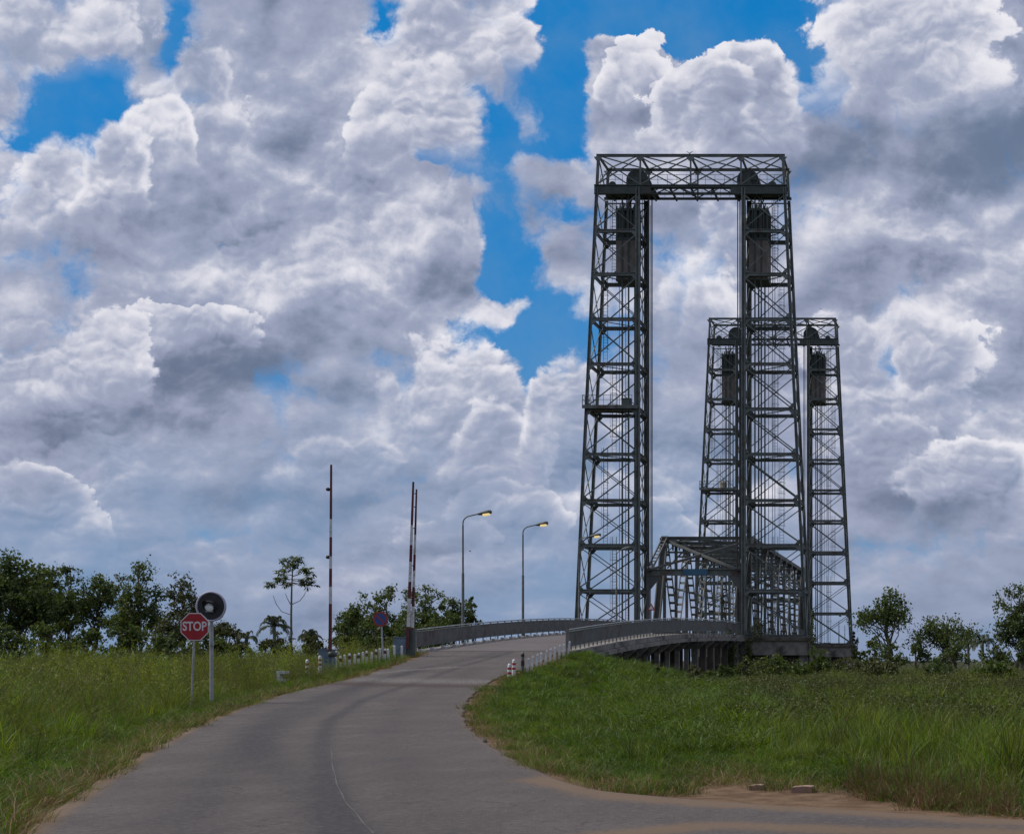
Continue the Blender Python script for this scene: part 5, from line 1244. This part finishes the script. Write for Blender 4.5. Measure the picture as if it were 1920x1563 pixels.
for bi, (d0, d1, n, sc) in enumerate(bands):
    X, D = field(n, d0, d1, 50 + bi); s = side(X, D); ed = edge_dist(X, D); ok = (s != 0) & ~under_via(X, D); X, D, s, ed = X[ok], D[ok], s[ok], ed[ok]
    rg = np.random.default_rng(80 + bi); rnd = rg.random(len(X)); px = PX0 + F * X / D; pat = pn(X, D, .45, .21) * .5 + pn(X, D, 1.3, .6) * .3
    Lm = s < 0; Rm = s > 0
    e = ed + pat * .5; pt = .85 + .38 * pn(X + 9, D, .9, .37) + .25 * pn(X, D + 5, 2.3, 1.1) + .22 * (rg.random(len(X)) < .06); thin_ = (pt > .45) | (rnd < .35)
    # left: short turf on the verge, tall beyond, seeding grass farther back
    hL = np.clip(.32 + (e - .6) * .26, .3, 1.05)
    tl = Lm & (e > 1.3) & thin_; put('tallL', X[tl & (rnd < .62 - .3 * (D > 60))], D[tl & (rnd < .62 - .3 * (D > 60))], (hL * rg.uniform(.75, 1.3, len(X)) * pt * sc)[tl & (rnd < .62 - .3 * (D > 60))])
    m_ = tl & (rnd >= .62 - .3 * (D > 60)) & ((D > 36) | (rnd > .9)) & ((D > 55) | (rnd > .8)); put('seedL', X[m_], D[m_], (hL * rg.uniform(.75, 1.25, len(X)) * pt * sc)[m_])
    # right: verge mound is mown short, the field beyond is tall
    e = e - inner_w(X, D); mound = (px < 1230 + 160 * pat) | (e < 1.2)
    far = Rm & (D > 62)
    hR = np.clip(.28 + (px - 1180) / 800, .30, .74) * np.clip(.45 + e * .14, .3, 1.0)
    brz = (px > 1600 + pat * 60) & (px < 1900) & (e < 1.7) & (D < 30) & (rnd < .7); m_ = Rm & ~mound & ~far & (e > .8) & ~brz; put('tallR', X[m_], D[m_], (hR * rg.uniform(.7, 1.25, len(X)) * pt * sc)[m_])
    dk = far & (px > 1380 + 120 * pat) & (D < 120); bz = dk & (rg.random(len(X)) < .5); put('bushyR', X[bz], D[bz], (rg.uniform(.5, 1.15, len(X)) * sc * .85)[bz]); far = far & ~bz
    m_ = far & (px > 1230) & (rnd < .34); put('tallR', X[m_], D[m_], (np.clip(hR + .1, .4, .85) * rg.uniform(.7, 1.2, len(X)) * sc)[m_])
    m_ = far & (px > 1260) & (rnd >= .34) & (rnd < .68); put('seedR', X[m_], D[m_], (np.clip(hR, .4, .8) * rg.uniform(.7, 1.2, len(X)) * sc)[m_])
    m_ = Rm & ~far & (px > 1380) & (e > 1.5) & (D > 36) & (rnd < .30); put('bushyR', X[m_], D[m_], (rg.uniform(.4, .9, len(X)) * sc)[m_])
    m_ = Rm & mound & (e > 1.0) & (rnd < .14) & (pat > -.1); put('tallR', X[m_], D[m_], rg.uniform(.35, .7, len(X))[m_])
    m_ = far & (px > 1230) & (rnd >= .68); put('bushyR', X[m_], D[m_], (rg.uniform(.5, 1.1, len(X)) * sc * .8)[m_])
for bi, (d0, d1, n, sc, mx_) in enumerate([(13.5, 30, 9000, 1.0, 9), (30, 60, 16000, 1.1, 7), (60, 100, 13000, 1.35, 9)]):
    X, D = field(n * 2, d0, d1, 150 + bi, 1.0); s = side(X, D); ed = edge_dist(X, D); ok = (s != 0) & ~under_via(X, D); X, D, s, ed = X[ok], D[ok], s[ok], ed[ok]
    rg = np.random.default_rng(180 + bi); rnd = rg.random(len(X)); px = PX0 + F * X / D; pat = pn(X, D, 1.1, .5) * .5 + pn(X, D, 3.1, 1.4) * .35
    e = ed + pat * .55; inner = .35 + inner_w(X, D)
    m_ = (s < 0) & (e > .50) & (e < 3.5) ; put('shortL', X[m_], D[m_], (np.clip(.5 + e * .28, .45, 1.4) * rg.uniform(.7, 1.4, len(X)) * sc)[m_])
    m_ = (s > 0) & (e > inner + .1) & ((px < 1420) | (e < inner + 2.5)); put('shortR', X[m_], D[m_], (np.clip(.45 + (e - inner) * .22, .4, 1.6) * rg.uniform(.65, 1.5, len(X)) * sc)[m_])
    m_ = (e > .02) & (e < .62) & (rnd < .95) & (s < 0); put('dryL', X[m_], D[m_], (rg.uniform(.6, 1.7, len(X)) * sc)[m_])
    m_ = (e > inner - .22) & (e < inner + .45) & (rnd < .55) & (s > 0); put('dryR', X[m_], D[m_], (rg.uniform(.5, 1.3, len(X)) * sc)[m_])
    m_ = (s > 0) & (px > 1610 + pat * 60) & (px < 1900) & (e > inner) & (e < inner + 1.5) & (D < 30) & (rnd < .95); put('brown', X[m_], D[m_], (rg.uniform(.35, .85, len(X)))[m_])
for k, nm, lb in (('tallL', 'tall_grass', 'tall grass filling the left field'), ('tallR', 'tall_grass', 'tall arching grass on the right field'), ('seedL', 'seeding_grass', 'olive seeding grass on the left field'), ('seedR', 'seeding_grass', 'olive seeding grass below the bridge'), ('shortL', 'verge_grass', 'short green grass on the left verge'), ('shortR', 'verge_grass', 'short green grass on the mound right of the road'), ('dryL', 'dry_grass', 'dry straw along the left road edge'), ('dryR', 'dry_grass', 'dry straw along the right road edge'), ('brown', 'brown_weeds', 'reddish brown dried weeds on the sandy verge at the lower right'), ('bushyR', 'leafy_weeds', 'leafy weeds on the slope below the bridge')):
    X, Y, S = (np.concatenate(a) for a in acc[k]); lk = {'tallL': 'tall', 'tallR': 'tall', 'seedL': 'seed', 'seedR': 'seed', 'shortL': 'short', 'shortR': 'short', 'dryL': 'dry', 'dryR': 'dry', 'brown': 'brown', 'bushyR': 'bushy'}[k]
    o = scatter(nm, X, Y, S, lk, hash(k) % 1000 if False else len(k) * 7 + ord(k[0]) + ord(k[-1])); tag(o, lb, 'grass' if 'weed' not in nm else 'weeds', kind='stuff'); print(k, len(X))
